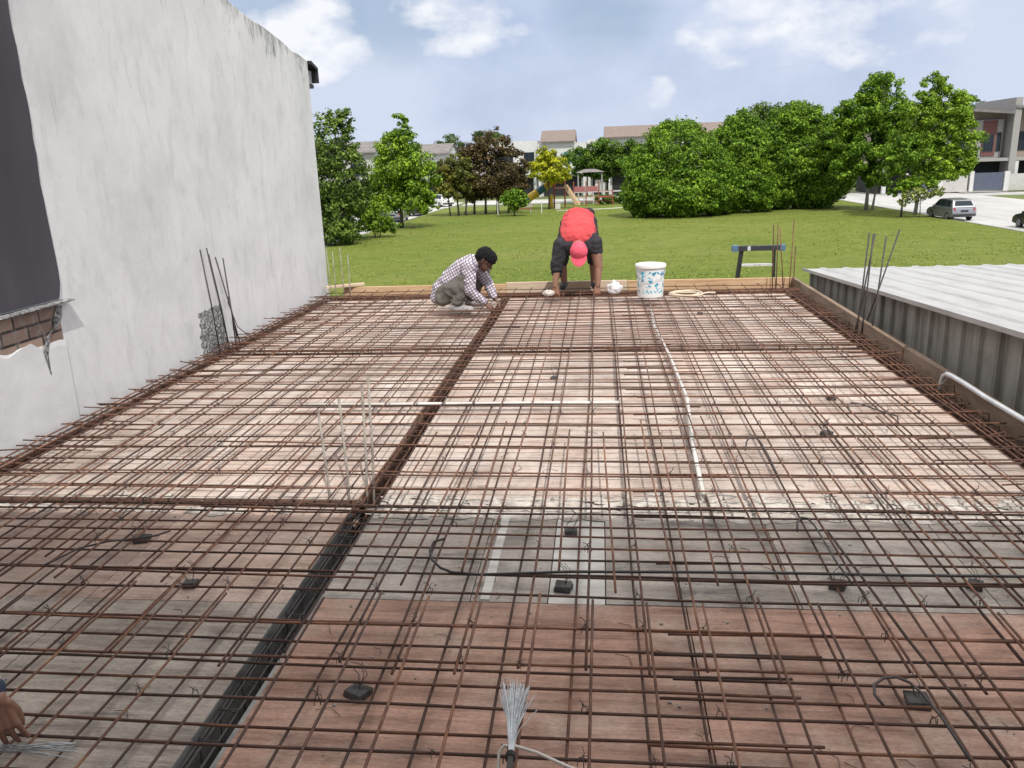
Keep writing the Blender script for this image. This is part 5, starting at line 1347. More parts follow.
tree('yellow-green tree shading the playground tube slide', -5.6, 90.5, [(-5.6, 90.5, 2.0, 1.2, 1.2, 1.1), (-6.5, 90.4, .9, 1.3, 1.3, 1.1), (-4.6, 90.4, .7, 1.5, 1.4, 1.1), (-5.5, 90.2, 0.1, 2.2, 1.8, .8), (-3.9, 90.3, -.2, .9, .9, .6)], 5200, .14, 'yellow',
     [(.05, 0, .12, (-5.5, 90.5, 1.9))], 7)
tree('small round green tree before the tube slide', -8.35, 80.5, [(-8.35, 80.5, -1.75, 1.2, 1.1, .75), (-7.6, 80.4, -2.2, .7, .7, .6), (-9.1, 80.4, -2.1, .7, .7, .6), (-8.3, 80.4, -2.6, .7, .7, .5)], 2600, .13, 'fresh', [(0, 0, .08, (-8.35, 80.5, -1.6))], 8)
tree('wide umbrella-shaped deep green tree behind the playground', 1.0, 105, [(.6, 105, 2.6, 2.6, 2.4, 1.4), (-2.6, 105, 1.6, 2.1, 2.0, 1.2), (3.6, 105, 2.1, 2.3, 2.1, 1.4), (.8, 104.6, 1.2, 4.2, 3.0, .9), (-.6, 105, .9, 2.2, 2, .7), (2.6, 105, .5, 2.4, 2.2, .9), (-2.2, 104.5, .2, 1.8, 1.6, .7), (.2, 104.4, -.1, 2.0, 1.7, .8), (4.2, 104.6, -.2, 1.6, 1.6, 1.0)], 9800, .19, 'deep',
     [(0, 0, .17, (.8, 105, 2.4)), (2.0, .4, .14, (3.2, 105, 2.0))], 9)
g = 'dense trees along the right of the lawn'
tree('round dense bright green tree reaching down to the lawn', 7.0, 74.8,
     [(7.0, 74.8, 1.1, 3.7, 3.3, 3.3), (5.0, 74.6, -.3, 3.0, 2.8, 2.9), (9.0, 74.6, -.2, 2.9, 2.8, 2.8), (7.0, 73.8, -1.4, 4.5, 3.2, 2.3), (6.6, 74.6, 3.0, 2.2, 2.0, 1.5), (3.9, 74.6, -1.7, 1.9, 2.0, 2.0), (10.0, 74.6, -1.8, 1.8, 2.0, 1.9)], 17000, .165, 'fresh', [(0, 0, .2, (7.0, 74.8, 2.0))], 10, group=g, sub=40, dense=True)
tree('dense deep green tree, narrow topped, second along the hedge row', 12.3, 77.0,
     [(12.4, 77, 3.2, 1.9, 1.8, 1.9), (12.2, 76.8, 1.3, 2.7, 2.4, 2.5), (12.5, 76.6, -1.0, 2.7, 2.4, 2.3), (11.2, 76.4, -2.0, 1.9, 1.8, 1.6), (14.2, 76.8, -1.6, 1.7, 1.8, 1.9)], 11000, .165, 'fresh', [(0, 0, .18, (12.3, 77, 2.6))], 11, group=g, sub=34, dense=True)
tree('big dense green tree with broad top, third along the hedge row', 18.2, 80.5,
     [(18.0, 80.5, 4.0, 2.6, 2.4, 1.9), (15.9, 80.4, 2.4, 2.3, 2.2, 2.2), (20.1, 80.4, 2.2, 2.4, 2.3, 2.3), (18.0, 80.0, .6, 3.9, 3.0, 2.6), (16.2, 79.8, -1.6, 2.4, 2.2, 2.0), (19.8, 79.8, -1.5, 2.6, 2.2, 2.1), (22.0, 80, -.6, 1.5, 1.6, 1.8)], 17000, .17, 'fresh', [(0, 0, .22, (18.2, 80.5, 3.2))], 12, group=g, sub=38, dense=True)
tree('rounded paler treetop rising behind the hedge row', 16.6, 88.0, [(16.6, 88, 4.4, 2.4, 2.2, 2.1), (15.0, 88, 2.6, 1.8, 1.8, 1.6)], 2800, .18, 'mid', [(0, 0, .2, (16.6, 88, 4.0))], 13, group=g)
tree('tall light green tree by the road, left of the silver car', 23.2, 75.5,
     [(23.4, 75.5, 6.4, 1.7, 1.7, 1.5), (22.2, 75.4, 4.4, 2.2, 2.1, 1.9), (24.6, 75.4, 4.2, 2.0, 2.0, 2.0), (23.0, 75.2, 2.2, 2.8, 2.4, 1.8), (25.0, 75.0, 1.0, 2.2, 2.0, 1.5), (21.4, 75.2, .6, 1.9, 1.8, 1.6), (23.9, 75.0, -.6, 1.8, 1.5, 1.1), (21.0, 75.3, 2.8, 1.5, 1.5, 1.5), (25.8, 75.2, 2.8, 1.4, 1.4, 1.5)], 15500, .16, 'fresh',
     [(0, 0, .16, (23.3, 75.5, 5.4)), (.55, .1, .10, (24.4, 75.3, 3.4))], 14, group='tall trees by the road', sub=30, bark='bark_pale')
tree('tall airy light green tree standing over the silver car', 24.7, 68.2,
     [(25.2, 68.2, 5.8, 1.1, 1.1, 1.2), (26.4, 68.1, 4.2, 1.7, 1.5, 1.7), (24.3, 68.1, 4.0, 1.4, 1.3, 1.6), (27.4, 68.0, 2.2, 1.8, 1.6, 1.7), (23.6, 68, 2.0, 1.3, 1.3, 1.2), (26.6, 67.9, .2, 1.8, 1.6, 1.3), (27.6, 68, .4, 1.2, 1.2, 1.0), (24.9, 67.9, -.7, 1.7, 1.4, .8), (25.4, 67.9, 1.4, 1.7, 1.4, 1.5), (25.4, 68, 3.0, 1.5, 1.3, 1.3)], 12000, .145, 'bright',
     [(0, 0, .14, (25.2, 68.2, 5.2))], 15, group='tall trees by the road', sub=24, bark='bark_pale')
tree('low pale flowering tree under the tall trees by the road', 23.1, 66.6, [(23.2, 66.6, 1.3, 1.6, 1.4, 1.2), (22.4, 66.5, .3, 1.0, 1.0, .7), (24.0, 66.5, -1.1, 1.5, 1.3, .55), (22.6, 66.4, -1.6, .7, .7, .45)], 3300, .13, 'fresh', [(0, 0, .09, (23.2, 66.6, 1.2))], 16, sub=22)
tree('sparse pale shrub with whitish flowers left of the silver car', 24.1, 65.5, [(23.7, 65.5, -1.9, 1.0, .8, .5), (24.9, 65.6, -1.7, .8, .8, .4), (22.9, 65.5, -2.4, .5, .5, .4)], 620, .12, 'blossom', [(0, 0, .05, (24.0, 65.5, -1.8))], 17, name='shrub', cat='shrub')
tree('clipped dark shrub beside the blue-grey gate', 48.0, 101.9, [(48.0, 101.9, -2.6, .8, .7, .8), (47.8, 101.8, -3.1, .8, .7, .5)], 900, .13, 'deep', [(0, 0, .06, (48, 101.9, -2.4))], 18, name='shrub', cat='shrub')
for k, (lab, x, y, bl) in enumerate([('far dull tree above the white house roof on the left', -25.6, 142, [(-25.6, 142, 4.6, 2.8, 2.5, 1.9), (-27, 142, 3.4, 2, 2, 1.8), (-24, 142, 3.4, 2, 2, 1.6)]),
                                    ('far dull treetop peeping left of the pyramid-shaped tree', -38.5, 142, [(-38, 142, 4.3, 3.0, 2.5, 1.3), (-41, 142, 3.6, 2.2, 2, 1.3)]),
                                    ('far dull treetop behind the purple-brown tree', -19.0, 142, [(-19, 142, 5.1, 3.0, 2.5, 1.9)]),
                                    ('far dark treetop over the right house roof', 58.5, 143, [(58, 143, 7.2, 2.8, 2.2, 1.9), (60.5, 143, 6.6, 1.8, 1.8, 1.3)])]):
    tree(lab, x, y, bl, 1700, .24, 'dull', [(0, 0, .25, (x, y, bl[0][2]))], 40 + k, group='far treetops behind the houses')

# ------------------------------------------------------------------ houses round the park
MT['white_wall'] = plain('white_wall_paint', (.56, .56, .555), .85)
MT['pale_bay'] = plain('pale_grey_bay_paint', (.30, .29, .28), .85)
MT['cream_wall'] = plain('greyish_wall_paint', (.46, .45, .43), .85)
MT['beige_wall'] = plain('beige_wall_paint', (.29, .24, .20), .85)
MT['maroon'] = plain('maroon_panel', (.155, .065, .062), .8)
MT['brown_roof'] = noisy('brown_tiled_roof', [(0.3, (.15, .115, .10)), (0.7, (.225, .18, .158))], 1.2, .85, (1, 4, 4))
MT['grey_roof'] = noisy('grey_tiled_roof', [(0.3, (.13, .12, .12)), (0.7, (.22, .20, .195))], 1.2, .85)
MT['gate'] = plain('blue_grey_gate', (.085, .10, .145), .6)
MT['alu_frame'] = plain('dark_window_frame', (.05, .05, .055), .5)
MT['porch_shade'] = plain('painted_porch_shade', (.018, .018, .02), .8)  # near-black colour standing in for the shade inside porches
def glass(name, c):
    m, nt, b = newmat(name); b.inputs['Base Color'].default_value = (*c, 1); b.inputs['Roughness'].default_value = .15; b.inputs['Specular IOR Level'].default_value = .25
    return m
MT['glass_dark'] = glass('dark_window_glass', (.02, .028, .038)); MT['glass_teal'] = glass('teal_window_glass', (.10, .27, .30))

def window(root, off, x0, x1, y, z0, z1, mull=1, gm='glass_dark', fm='alu_frame'):
    f = MB(); t = .06
    f.box(x0, x1, y - .05, y + .02, z1 - t, z1); f.box(x0, x1, y - .05, y + .02, z0, z0 + t)
    f.box(x0, x0 + t, y - .05, y + .02, z0 + t, z1 - t); f.box(x1 - t, x1, y - .05, y + .02, z0 + t, z1 - t)
    for k in range(mull):
        xm = x0 + (x1 - x0) * (k + 1) / (mull + 1); f.box(xm - .025, xm + .025, y - .045, y + .02, z0 + t, z1 - t)
    w = f.build('window', MT[fm], root, loc=off)
    MB().box(x0 + t, x1 - t, y - .02, y - .01, z0 + t, z1 - t).build('pane', MT[gm], w)

def right_house(dx, label):
    Y = 103.0; r = empty('terrace_house', (43.6 + dx, Y + 3, GZ), label, 'house', 'terrace houses across the road'); off = Vector((-43.6, -Y - 3, -GZ))
    put = lambda b, n, m: b.build(n, MT[m], r, loc=off)
    # upper storey
    put(MB().box(40.1, 46.55, Y + .6, Y + 9, .05, 4.35), 'upper_wall', 'beige_wall')
    put(MB().box(43.15, 46.15, Y + .05, Y + .58, .05, 4.30), 'front_bay', 'pale_bay')
    put(MB().box(43.95, 45.45, Y - .06, Y + .045, .30, 4.18), 'maroon_panel', 'maroon')
    window(r, off, 44.05, 45.20, Y - .066, .75, 2.65, 2)
    window(r, off, 45.55, 46.05, Y + .04, .75, 2.85, 0)
    window(r, off, 40.5, 42.9, Y + .59, .75, 2.9, 2)
    put(MB().box(46.56, 47.28, Y - 1.4, Y + 9, GZ - .1, 6.55), 'fin_wall', 'pale_bay')
    b = MB().hexa([(39.4, Y - 1.5, 5.52), (46.55, Y - 1.5, 4.86), (39.4, Y + 9.2, 5.9), (46.55, Y + 9.2, 5.3), (39.4, Y - 1.5, 5.72), (46.55, Y - 1.5, 5.06), (39.4, Y + 9.2, 6.1), (46.55, Y + 9.2, 5.5)])
    rf = put(b, 'roof', 'grey_roof')
    MB().hexa([(39.38, Y - 1.56, 5.45), (46.55, Y - 1.56, 4.79), (39.38, Y - 1.505, 5.45), (46.55, Y - 1.505, 4.79), (39.38, Y - 1.56, 5.74), (46.55, Y - 1.56, 5.08), (39.38, Y - 1.505, 5.74), (46.55, Y - 1.505, 5.08)]).build('fascia', MT['grey_roof'], rf)
    put(MB().hexa([(40.1, Y + .62, 4.36), (46.55, Y + .62, 4.36), (40.1, Y + 8.9, 4.36), (46.55, Y + 8.9, 4.36), (40.1, Y + .62, 5.5), (46.55, Y + .62, 4.95), (40.1, Y + 8.9, 5.8), (46.55, Y + 8.9, 5.2)]), 'gable_band', 'beige_wall')
    # balcony slab and porch below
    put(MB().box(39.9, 46.55, Y - 1.3, Y + .58, -.32, .03), 'balcony_slab', 'pale_bay')
    put(MB().box(40.1, 46.55, Y + .8, Y + 9, GZ - .05, -.33), 'lower_wall', 'porch_shade')  # wall coloured near black in place of the carport shade
    for xq in (40.3,): put(MB().box(xq - .2, xq + .2, Y - 1.25, Y - .85, GZ, -.33), 'porch_column', 'white_wall')
    # gate and front wall
    g = MB()
    for k in range(12):
        x0 = 44.3 + k * .262 - 1.6; g.box(x0, x0 + .24, Y - 2.05, Y - 2.0, GZ + .08, -1.55)
    g.box(42.65, 45.9, Y - 2.0, Y - 1.96, GZ + .25, GZ + .35); g.box(42.65, 45.9, Y - 2.0, Y - 1.96, -1.85, -1.75)
    put(g, 'gate', 'gate')
    put(MB().box(42.2, 42.62, Y - 2.2, Y - 1.8, GZ, -1.35), 'gate_pier', 'white_wall')
    put(MB().box(45.95, 46.5, Y - 2.2, Y - 1.8, GZ, -1.45), 'gate_pier', 'white_wall')
    put(MB().box(46.56, 49.2, Y - 2.1, Y - 1.95, GZ, -1.75), 'front_wall', 'cream_wall')
    return r
right_house(0, 'modern two-storey house with maroon panel and blue-grey gate across the road')
right_house(7.2, 'modern two-storey house at the right picture edge, beyond the white fin wall')
right_house(-7.2, 'modern two-storey house mostly hidden behind the tall roadside trees')

def park_house(label, x0, x1, Y, roofs, top, wins, wall='white_wall', roofm='brown_roof', group='white terrace houses behind the playground'):
    xc = (x0 + x1) / 2; r = empty('terrace_house', (xc, Y + 5, GZ), label, 'house', group); off = Vector((-xc, -Y - 5, -GZ))
    put = lambda b, n, m: b.build(n, MT[m], r, loc=off)
    put(MB().box(x0, x1, Y, Y + 11, GZ - .1, top), 'wall', wall)
    put(MB().box(x0 - .1, x1 + .1, Y - 1.3, Y - .002, -.45, -.15), 'porch_slab', wall)
    for xq in (x0 + .3, x1 - .3): put(MB().box(xq - .18, xq + .18, Y - 1.25, Y - .9, GZ - .1, -.455), 'porch_column', wall)
    put(MB().box(x0 + .8, x1 - .8, Y - .08, Y - .004, GZ, -.9), 'porch_shade_panel', 'porch_shade')  # dark panel painted in for the shaded porch opening
    for a, b, z0, z1 in roofs:
        vs = [(a, Y - .6, z0), (b, Y - .6, z0), (a, Y + 4.5, z1), (b, Y + 4.5, z1), (a, Y + 9.6, z0), (b, Y + 9.6, z0)]
        vs += [(x, y, z + .16) for x, y, z in vs]
        fs = [(0, 1, 3, 2), (2, 3, 5, 4), (6, 8, 9, 7), (8, 10, 11, 9), (0, 6, 7, 1), (4, 5, 11, 10), (0, 2, 8, 6), (2, 4, 10, 8), (1, 7, 9, 3), (3, 9, 11, 5), ]
        rf = put(MB().add(vs, fs), 'roof', roofm)
        put(MB().add([(a + .2, Y - .1, z0 - .6), (a + .2, Y + 9.1, z0 - .6), (a + .2, Y + 4.5, z1 - .05), (b - .2, Y - .1, z0 - .6), (b - .2, Y + 9.1, z0 - .6), (b - .2, Y + 4.5, z1 - .05), (a + .2, Y - .1, z0 + .1), (a + .2, Y + 9.1, z0 + .1), (b - .2, Y - .1, z0 + .1), (b - .2, Y + 9.1, z0 + .1)],
                     [(0, 6, 2, 7, 1), (3, 4, 9, 5, 8), (0, 3, 8, 6), (1, 7, 9, 4)]), 'gable', wall)
    for w in wins: window(r, off, w[0], w[1], Y - .01, w[2], w[3], w[4], w[5] if len(w) > 5 else 'glass_dark', w[6] if len(w) > 6 else 'alu_frame')
park_house('white house with parapet, left of the brown-roofed one, behind the yellow-green tree', -19.5, -9.3, 126, [], 4.45, [(-18.6, -16.8, .9, 2.6, 1), (-15.5, -13.0, .9, 2.6, 2), (-11.4, -9.8, .6, 2.8, 1)])
park_house('white house with a steep brown roof block and teal windows, centre', -9.2, -2.0, 125, [(-8.8, -3.6, 4.05, 5.75)], 3.95, [(-8.2, -6.4, .9, 2.7, 1), (-5.4, -2.2, .9, 2.75, 2, 'glass_teal', 'pvc')])
park_house('white flat-topped house between the two brown roofs', -1.9, .9, 126, [], 4.35, [(-1.5, .5, .9, 2.6, 1, 'glass_teal', 'pvc')])
park_house('white house with a long brown roof, right of the playground', 1.0, 9.6, 125, [(.6, 9.4, 4.35, 6.0)], 4.25, [(1.6, 3.6, .9, 2.6, 1), (5.2, 8.2, .9, 2.6, 2)])
park_house('white house with a brown roof seen just above the hedge row', 10.0, 19.0, 127, [(10.2, 18.6, 4.5, 6.1)], 4.4, [(11, 13, .9, 2.6, 1)])
park_house('pale house with brown-grey roof between the two left trees', -41.0, -32.2, 118, [(-41.2, -31.8, 3.4, 5.0)], 3.3, [(-39.6, -37.4, .2, 2.0, 1), (-35.8, -33.4, .2, 2.0, 1)], 'cream_wall', 'grey_roof', 'houses on the left of the park')
park_house('white gabled house between the pyramid tree and the purple-brown tree', -31.0, -21.8, 118.5, [(-31.2, -21.4, 2.9, 4.3)], 2.85, [(-29.6, -27.4, .2, 1.9, 1), (-25.0, -22.6, .2, 1.9, 1)], 'white_wall', 'grey_roof', 'houses on the left of the park')
park_house('pale house behind the tall ragged tree on the left', -51.0, -42.0, 116, [(-51.2, -41.6, 3.2, 4.8)], 3.1, [(-49.6, -47.4, .2, 1.9, 1), (-45.8, -43.4, .2, 1.9, 1)], 'cream_wall', 'brown_roof', 'houses on the left of the park')

# ------------------------------------------------------------------ cars
def paint(name, c, metal=.5):
    m, nt, b = newmat(name); b.inputs['Base Color'].default_value = (*c, 1); b.inputs['Metallic'].default_value = metal; b.inputs['Roughness'].default_value = .3
    b.inputs['Coat Weight'].default_value = .6; b.inputs['Coat Roughness'].default_value = .08
    return m
MT['silver_paint'] = paint('silver_car_paint', (.27, .28, .31)); MT['dark_paint_car'] = paint('dark_car_paint', (.03, .032, .038)); MT['white_paint_car'] = paint('white_car_paint', (.72, .72, .72), .0)
MT['tyre'] = plain('tyre_rubber', (.018, .018, .018), .9); MT['rim'] = plain('alloy_rim', (.45, .45, .46), .35, metal=.6); MT['tail'] = plain('red_tail_lamp', (.35, .02, .02), .2); MT['lamp'] = plain('clear_head_lamp', (.6, .62, .65), .15); MT['bumper'] = plain('black_bumper', (.025, .025, .027), .7); MT['numberplate'] = plain('plain_black_plate', (.02, .02, .02), .4)
def car(label, x, y, rz, pm, group=None):
    """hatchback, nose towards local +Y"""
    r = empty('parked_car', (x, y, GZ - .12), label, 'car', group, rz)
    W = .86
    side = [(-2.02, .34), (-2.06, .62), (-2.00, .88), (-1.90, .98), (-.2, 1.0), (.95, .96), (1.75, .82), (2.02, .66), (2.06, .40), (1.95, .28), (1.62, .26)]
    for cx_, in ((1.25,), (-1.22,)):
        pass
    low = [(-1.9, .26)]
    def arch(c): return [(c + .36 * math.cos(a), .30 + .36 * math.sin(a)) for a in np.linspace(0.05, PI - .05, 9)]
    prof = side + arch(1.25) + [(.8, .24), (-.8, .24)] + arch(-1.22) + [(-1.7, .26)]
    # loft across the width with rounded shoulders
    vs = []; fs = []; xs = [(-W, .93), (-W * .97, 1.0), (W * .97, 1.0), (W, .93)]; n = len(prof)
    for xx, k in xs:
        for yy, zz in prof: vs.append((xx * (1 - .05 * max(0, zz - .6)), yy * (1 if k == 1 else .985), .26 + (zz - .26) * k))
    for i in range(3):
        for k in range(n): fs.append((i * n + k, i * n + (k + 1) % n, (i + 1) * n + (k + 1) % n, (i + 1) * n + k))
    fs += [tuple(range(n))[::-1], tuple(range(3 * n, 4 * n))]
    MB().add(vs, fs).build('body', MT[pm], r, bevel=.02)
    # greenhouse
    cab = [(-1.96, .97), (-1.66, 1.46), (-1.2, 1.55), (.0, 1.56), (.42, 1.48), (1.12, .95)]
    vs = []
    for sgn in (-1, 1):
        for yy, zz in cab: vs.append((sgn * (W - .03 - .26 * (zz - .95)), yy, zz))
    m = len(cab)
    fs = [tuple(range(m))[::-1], tuple(range(m, 2 * m))] + [(k, (k + 1) % m, (k + 1) % m + m, k + m) for k in range(m)]
    MB().add(vs, fs).build('cabin', MT[pm], r, bevel=.03)
    def quad(name, pts, mt, th=.012):
        P = [Vector(p) for p in pts]; nn = (P[1] - P[0]).cross(P[2] - P[0]).normalized() * th
        b = MB().add([p for p in P] + [p + nn for p in P], [(3, 2, 1, 0), (4, 5, 6, 7), (0, 1, 5, 4), (1, 2, 6, 5), (2, 3, 7, 6), (3, 0, 4, 7)])
        return b.build(name, MT[mt], r)
    def sx(z): return W - .03 - .26 * (z - .95)
    for sgn in (-1, 1):
        for a, b_, c_, d_ in (((-1.62, 1.02), (-.95, 1.02), (-.95, 1.47), (-1.5, 1.44)), ((-.88, 1.02), (.0, 1.02), (.0, 1.48), (-.88, 1.48)), ((.07, 1.02), (.92, 1.02), (.42, 1.42), (.07, 1.47))):
            pts = [(sgn * (sx(q[1]) + .002), q[0], q[1]) for q in (a, b_, c_, d_)]
            quad('side_window', pts if sgn > 0 else pts[::-1], 'glass_dark')
        w = MB(); 
        quad('door_handle', [(sgn * (W - .02), -.75, .86), (sgn * (W - .02), -.58, .86), (sgn * (W - .02), -.58, .89), (sgn * (W - .02), -.75, .89)][::sgn], pm, .03)
        MB().box(sgn * W - .0 if sgn > 0 else -W - .16, W + .16 if sgn > 0 else -W, .62, .74, .96, 1.08).build('mirror', MT[pm], r, bevel=.02)
        for yy in (1.25, -1.22):
            prf = [(.30, -.10), (.315, -.08), (.315, .08), (.30, .10), (.20, .10)]
            b = MB(); seg = 22; vs = []; fs = []
            for rr, hh in prf:
                for k in range(seg): vs.append((sgn * (W - .09) + hh * sgn, yy + rr * math.cos(2 * PI * k / seg), .31 + rr * math.sin(2 * PI * k / seg)))
            for i in range(len(prf) - 1):
                for k in range(seg): fs.append((i * seg + k, i * seg + (k + 1) % seg, (i + 1) * seg + (k + 1) % seg, (i + 1) * seg + k))
            fs.append(tuple(range(seg)))
            wh = b.add(vs, fs).build('wheel', MT['tyre'], r)
            b = MB(); xo = sgn * (W + .012)
            for k in range(5):
                a = 2 * PI * k / 5; b.bar((xo, yy, .31), (xo, yy + .19 * math.cos(a), .31 + .19 * math.sin(a)), .05, .014, (1, 0, 0))
            b.tube([(xo, yy + .2 * math.cos(t), .31 + .2 * math.sin(t)) for t in np.linspace(0, 2 * PI, 21)], .014, 5, False)
            b.build('rim', MT['rim'], wh)
        quad('tail_light', [(sgn * .62, -2.035, .70), (sgn * .84, -1.99, .70), (sgn * .83, -1.96, .92), (sgn * .64, -2.0, .92)][::sgn], 'tail', .02)
        quad('headlight', [(sgn * .84, 1.86, .60), (sgn * .52, 2.035, .60), (sgn * .52, 1.98, .74), (sgn * .83, 1.80, .76)][::sgn], 'lamp', .02)
    quad('rear_window', [(-.66, -1.893, 1.08), (.66, -1.893, 1.08), (.56, -1.685, 1.42), (-.56, -1.685, 1.42)], 'glass_dark')
    quad('windscreen', [(.70, 1.07, 1.0), (-.70, 1.07, 1.0), (-.58, .475, 1.45), (.58, .475, 1.45)], 'glass_dark')
    MB().box(-.80, .80, -2.10, -2.02, .36, .50).build('rear_bumper', MT['bumper'], r, bevel=.02)
    MB().box(-.26, .26, -2.075, -2.05, .66, .78).build('number_plate', MT['numberplate'], r)
    MB().box(-.80, .80, 2.0, 2.09, .30, .44).build('front_bumper', MT['bumper'], r, bevel=.02)
    return r
car('silver hatchback parked at the kerb under the tall airy tree', 26.0, 64.8, math.radians(4), 'silver_paint')
car('dark car cut off by the right picture edge on the road', 28.05, 55.7, math.radians(4), 'dark_paint_car')
g = 'cars parked on the left road'
car('silver-white car parked below the pyramid tree, nearest the trunk', -19.9, 79.5, math.radians(3), 'silver_paint', g)
car('dark car parked just beyond the trunk of the pyramid tree', -19.7, 88.5, math.radians(3), 'dark_paint_car', g)
car('dark grey car parked left of the silver-white one, behind the shrub', -20.0, 72.5, math.radians(3), 'dark_paint_car', g)
car('white car parked farther off, left of the olive tree', -20.5, 105.5, math.radians(40), 'white_paint_car', g)

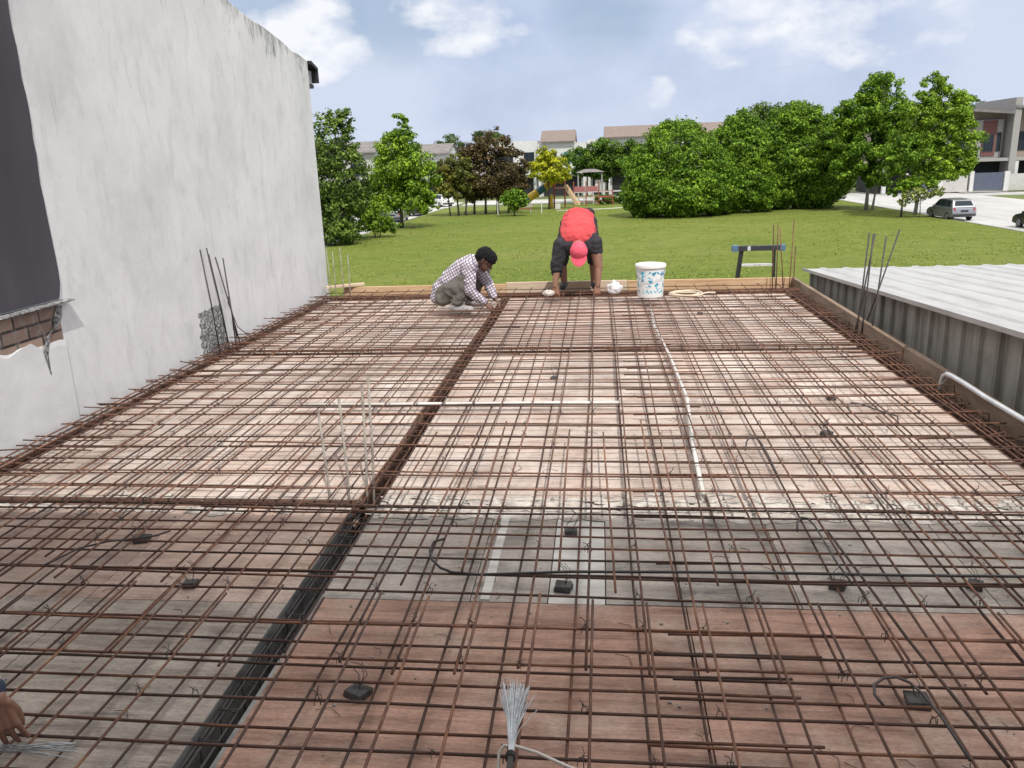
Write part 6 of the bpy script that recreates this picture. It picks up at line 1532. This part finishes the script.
# ------------------------------------------------------------------ playground and park furniture
MT['play_yellow'] = plain('yellow_plastic', (.62, .42, .03), .4); MT['play_teal'] = plain('teal_plastic', (.03, .12, .17), .4); MT['play_beige'] = plain('beige_slide', (.62, .47, .30), .4)
MT['play_red'] = plain('red_brown_steel', (.30, .075, .055), .6); MT['play_pink'] = plain('pink_panel', (.36, .13, .14), .6); MT['post_grey'] = plain('grey_post', (.38, .38, .38), .6)
def playground():
    r = empty('play_structure', (-5, 92.5, GZ), 'playground tower with yellow and teal tube slide and beige open slide', 'playground')
    off = Vector((5, -92.5, -GZ))
    a = Vector((-8.7, 91.3, -2.95)); b_ = Vector((-5.2, 92.3, -.75)); t = None
    for k in range(4):
        p = a.lerp(b_, k / 4 + .005); q = a.lerp(b_, (k + 1) / 4 - .005)
        o = MB().tube([p + off, q + off], .42, 18).build('tube_segment', MT[('play_teal', 'play_yellow', 'play_teal', 'play_yellow')[k]], r)
        MB().tube([q + off - (q - p).normalized() * .06, q + off + (q - p).normalized() * .05], .47, 18).build('collar', MT['play_yellow'], o)
    e = a + off; MB().tube([e, e + Vector((-.45, -.1, -.08)), e + Vector((-.9, -.2, -.10))], [.42, .42, .44], 18).build('tube_mouth', MT['play_teal'], r)
    for x, y in ((-5.1, 91.9), (-3.9, 91.9), (-5.1, 93.2), (-3.9, 93.2)):
        MB().tube([Vector((x, y, GZ)) + off, Vector((x, y, -.1)) + off], .06, 8).build('post', MT['play_red'], r)
    MB().box(-5.15, -3.85, 91.85, 93.25, -1.55, -1.45).build('platform', MT['play_red'], r, loc=off)
    MB().box(-5.65, -5.2, 91.6, 91.7, -3.5, -2.1).build('climbing_panel', MT['play_yellow'], r, loc=off, bevel=.03)
    s = MB(); pts = [Vector((-3.85, 92.0, -1.3)), Vector((-3.3, 91.7, -2.1)), Vector((-2.75, 91.4, -3.0)), Vector((-2.35, 91.2, -3.3))]
    for p, q in zip(pts[:-1], pts[1:]):
        s.bar(p + off, q + off, .62, .06)
        for o in (-.32, .32): s.bar(p + off + Vector((.15 * (o > 0), o, .13)), q + off + Vector((.15 * (o > 0), o, .13)), .07, .26)
    s.build('open_slide', MT['play_beige'], r)
    for k in range(3):
        MB().tube([Vector((-5.1, 91.85, -1.3 + .35 * k)) + off, Vector((-3.95, 91.85, -1.3 + .35 * k)) + off], .03, 6).build('rail', MT['play_red'], r)
    r2 = empty('climbing_frame', (-.5, 95, GZ), 'red-brown climbing frame with pink panels right of the slide', 'playground'); off = Vector((.5, -95, -GZ))
    for x in (-3.0, -1.6, -.2, 1.4): MB().tube([Vector((x, 95, GZ)) + off, Vector((x, 95, -.9 if x < 0 else -1.9)) + off], .06, 8).build('post', MT['play_red'], r2)
    for x0, x1 in ((-2.9, -1.7), (-1.5, -.3)): MB().box(x0, x1, 94.95, 95.03, -2.0, -1.45).build('side_panel', MT['play_pink'], r2, loc=off)
    for z in (-2.0, -2.6, -3.1): MB().tube([Vector((-3, 95, z)) + off, Vector((1.4, 95, z)) + off], .035, 6).build('cross_bar', MT['play_red'], r2)
    MB().box(-.1, 1.3, 94.6, 95.4, -2.72, -2.62).build('bench_board', MT['play_red'], r2, loc=off)
    # shelter behind
    r3 = empty('park_shelter', (-1.2, 100.5, GZ), 'small open shelter with pale roof behind the climbing frame', 'shelter'); off = Vector((1.2, -100.5, -GZ))
    for x in (-2.6, .2):
        for y in (99.6, 101.4): MB().tube([Vector((x, y, GZ)) + off, Vector((x, y, .015)) + off], .07, 8).build('post', MT['post_grey'], r3)
    vs = [(-2.9, 99.3, .02), (.5, 99.3, .02), (.5, 101.7, .02), (-2.9, 101.7, .02), (-1.8, 100.5, .38), (-.6, 100.5, .38)]
    MB().add(vs, [(0, 1, 5, 4), (1, 2, 5), (2, 3, 4, 5), (3, 0, 4), (3, 2, 1, 0)]).build('roof', MT['grey_roof'], r3, loc=off)
    MB().box(-.6, .1, 100.2, 100.6, -2.3, -.9).build('notice_board', MT['pvc'], r3, loc=off)
    # lamp, bench, bin, posts
    r4 = empty('park_lamp', (3.0, 96, GZ), 'grey park lamp post with pale head right of the shelter', 'lamp post')
    MB().tube([(0, 0, 0), (0, 0, 2.9)], .07, 10).build('pole', MT['post_grey'], r4); MB().lathe([(.1, 2.88), (.26, 3.05), (.28, 3.3), (.12, 3.42)], seg=14).build('lamp_head', MT['pvc'], r4)
    r5 = empty('park_bench', (-8.0, 85.2, GZ), 'low brown bench between the tube slide and pale post', 'bench')
    MB().box(-1.0, 1.0, -.22, .22, .42, .48).build('seat', MT['play_red'], r5); MB().box(-1.0, 1.0, .2, .26, .6, .95).build('backrest', MT['post_grey'], r5)
    for x in (-.85, .85): MB().box(x - .04, x + .04, -.2, .26, 0, .42).build('leg', MT['post_grey'], r5)
    for k, (x, y, h, lab) in enumerate([(-5.9, 83.5, 1.15, 'thin pale post standing left of the yellow climbing panel'), (-10.3, 83.0, 1.3, 'thin pale post under the purple-brown tree')]):
        b = MB().tube([(0, 0, 0), (0, 0, h)], .055, 8); b.ball((0, 0, h), .06, 8, 6)
        tag(b.build('pale_post', MT['pvc'], loc=(x, y, GZ)), lab, 'post')
    tag(MB().lathe([(.26, 0), (.30, .04), (.33, .75), (.36, .80), (.30, .86), (.05, .9)], seg=16).build('litter_bin', MT['pvc'], loc=(5.0, 88.0, GZ)), 'pale round litter bin beside the dense bright green tree', 'bin')
    tag(MB().box(-.28, .28, -.25, .25, 0, .55).build('white_crate', MT['pvc'], loc=(-4.6, 90.2, GZ), bevel=.03), 'small white box beside the yellow climbing panel', 'box')
    # hedge and fence at the back of the playground
    r6 = empty('clipped_hedge', (3.2, 97.0, GZ), 'low clipped hedge behind the climbing frame', 'hedge')
    V = leaves([(x, 97.0, -3.0, .8, .5, .65) for x in np.arange(.2, 6.2, .8)], 2600, .13, 77, 14); leaf_mesh('foliage', V, LM['deep'], r6, Vector((-3.2, -97, -GZ)))
    r7 = empty('park_fence', (2.0, 98.2, GZ), 'low pale rail fence behind the playground', 'fence')
    for k in range(10): MB().box(-5.0 + k * 1.1 - .05, -5.0 + k * 1.1 + .05, -.05, .05, 0, 1.55).build('post', MT['path'], r7)
    for z in (.7, 1.35): MB().box(-5.05, 5.0, -.09, -.052, z, z + .16).build('rail', MT['path'], r7)
playground()
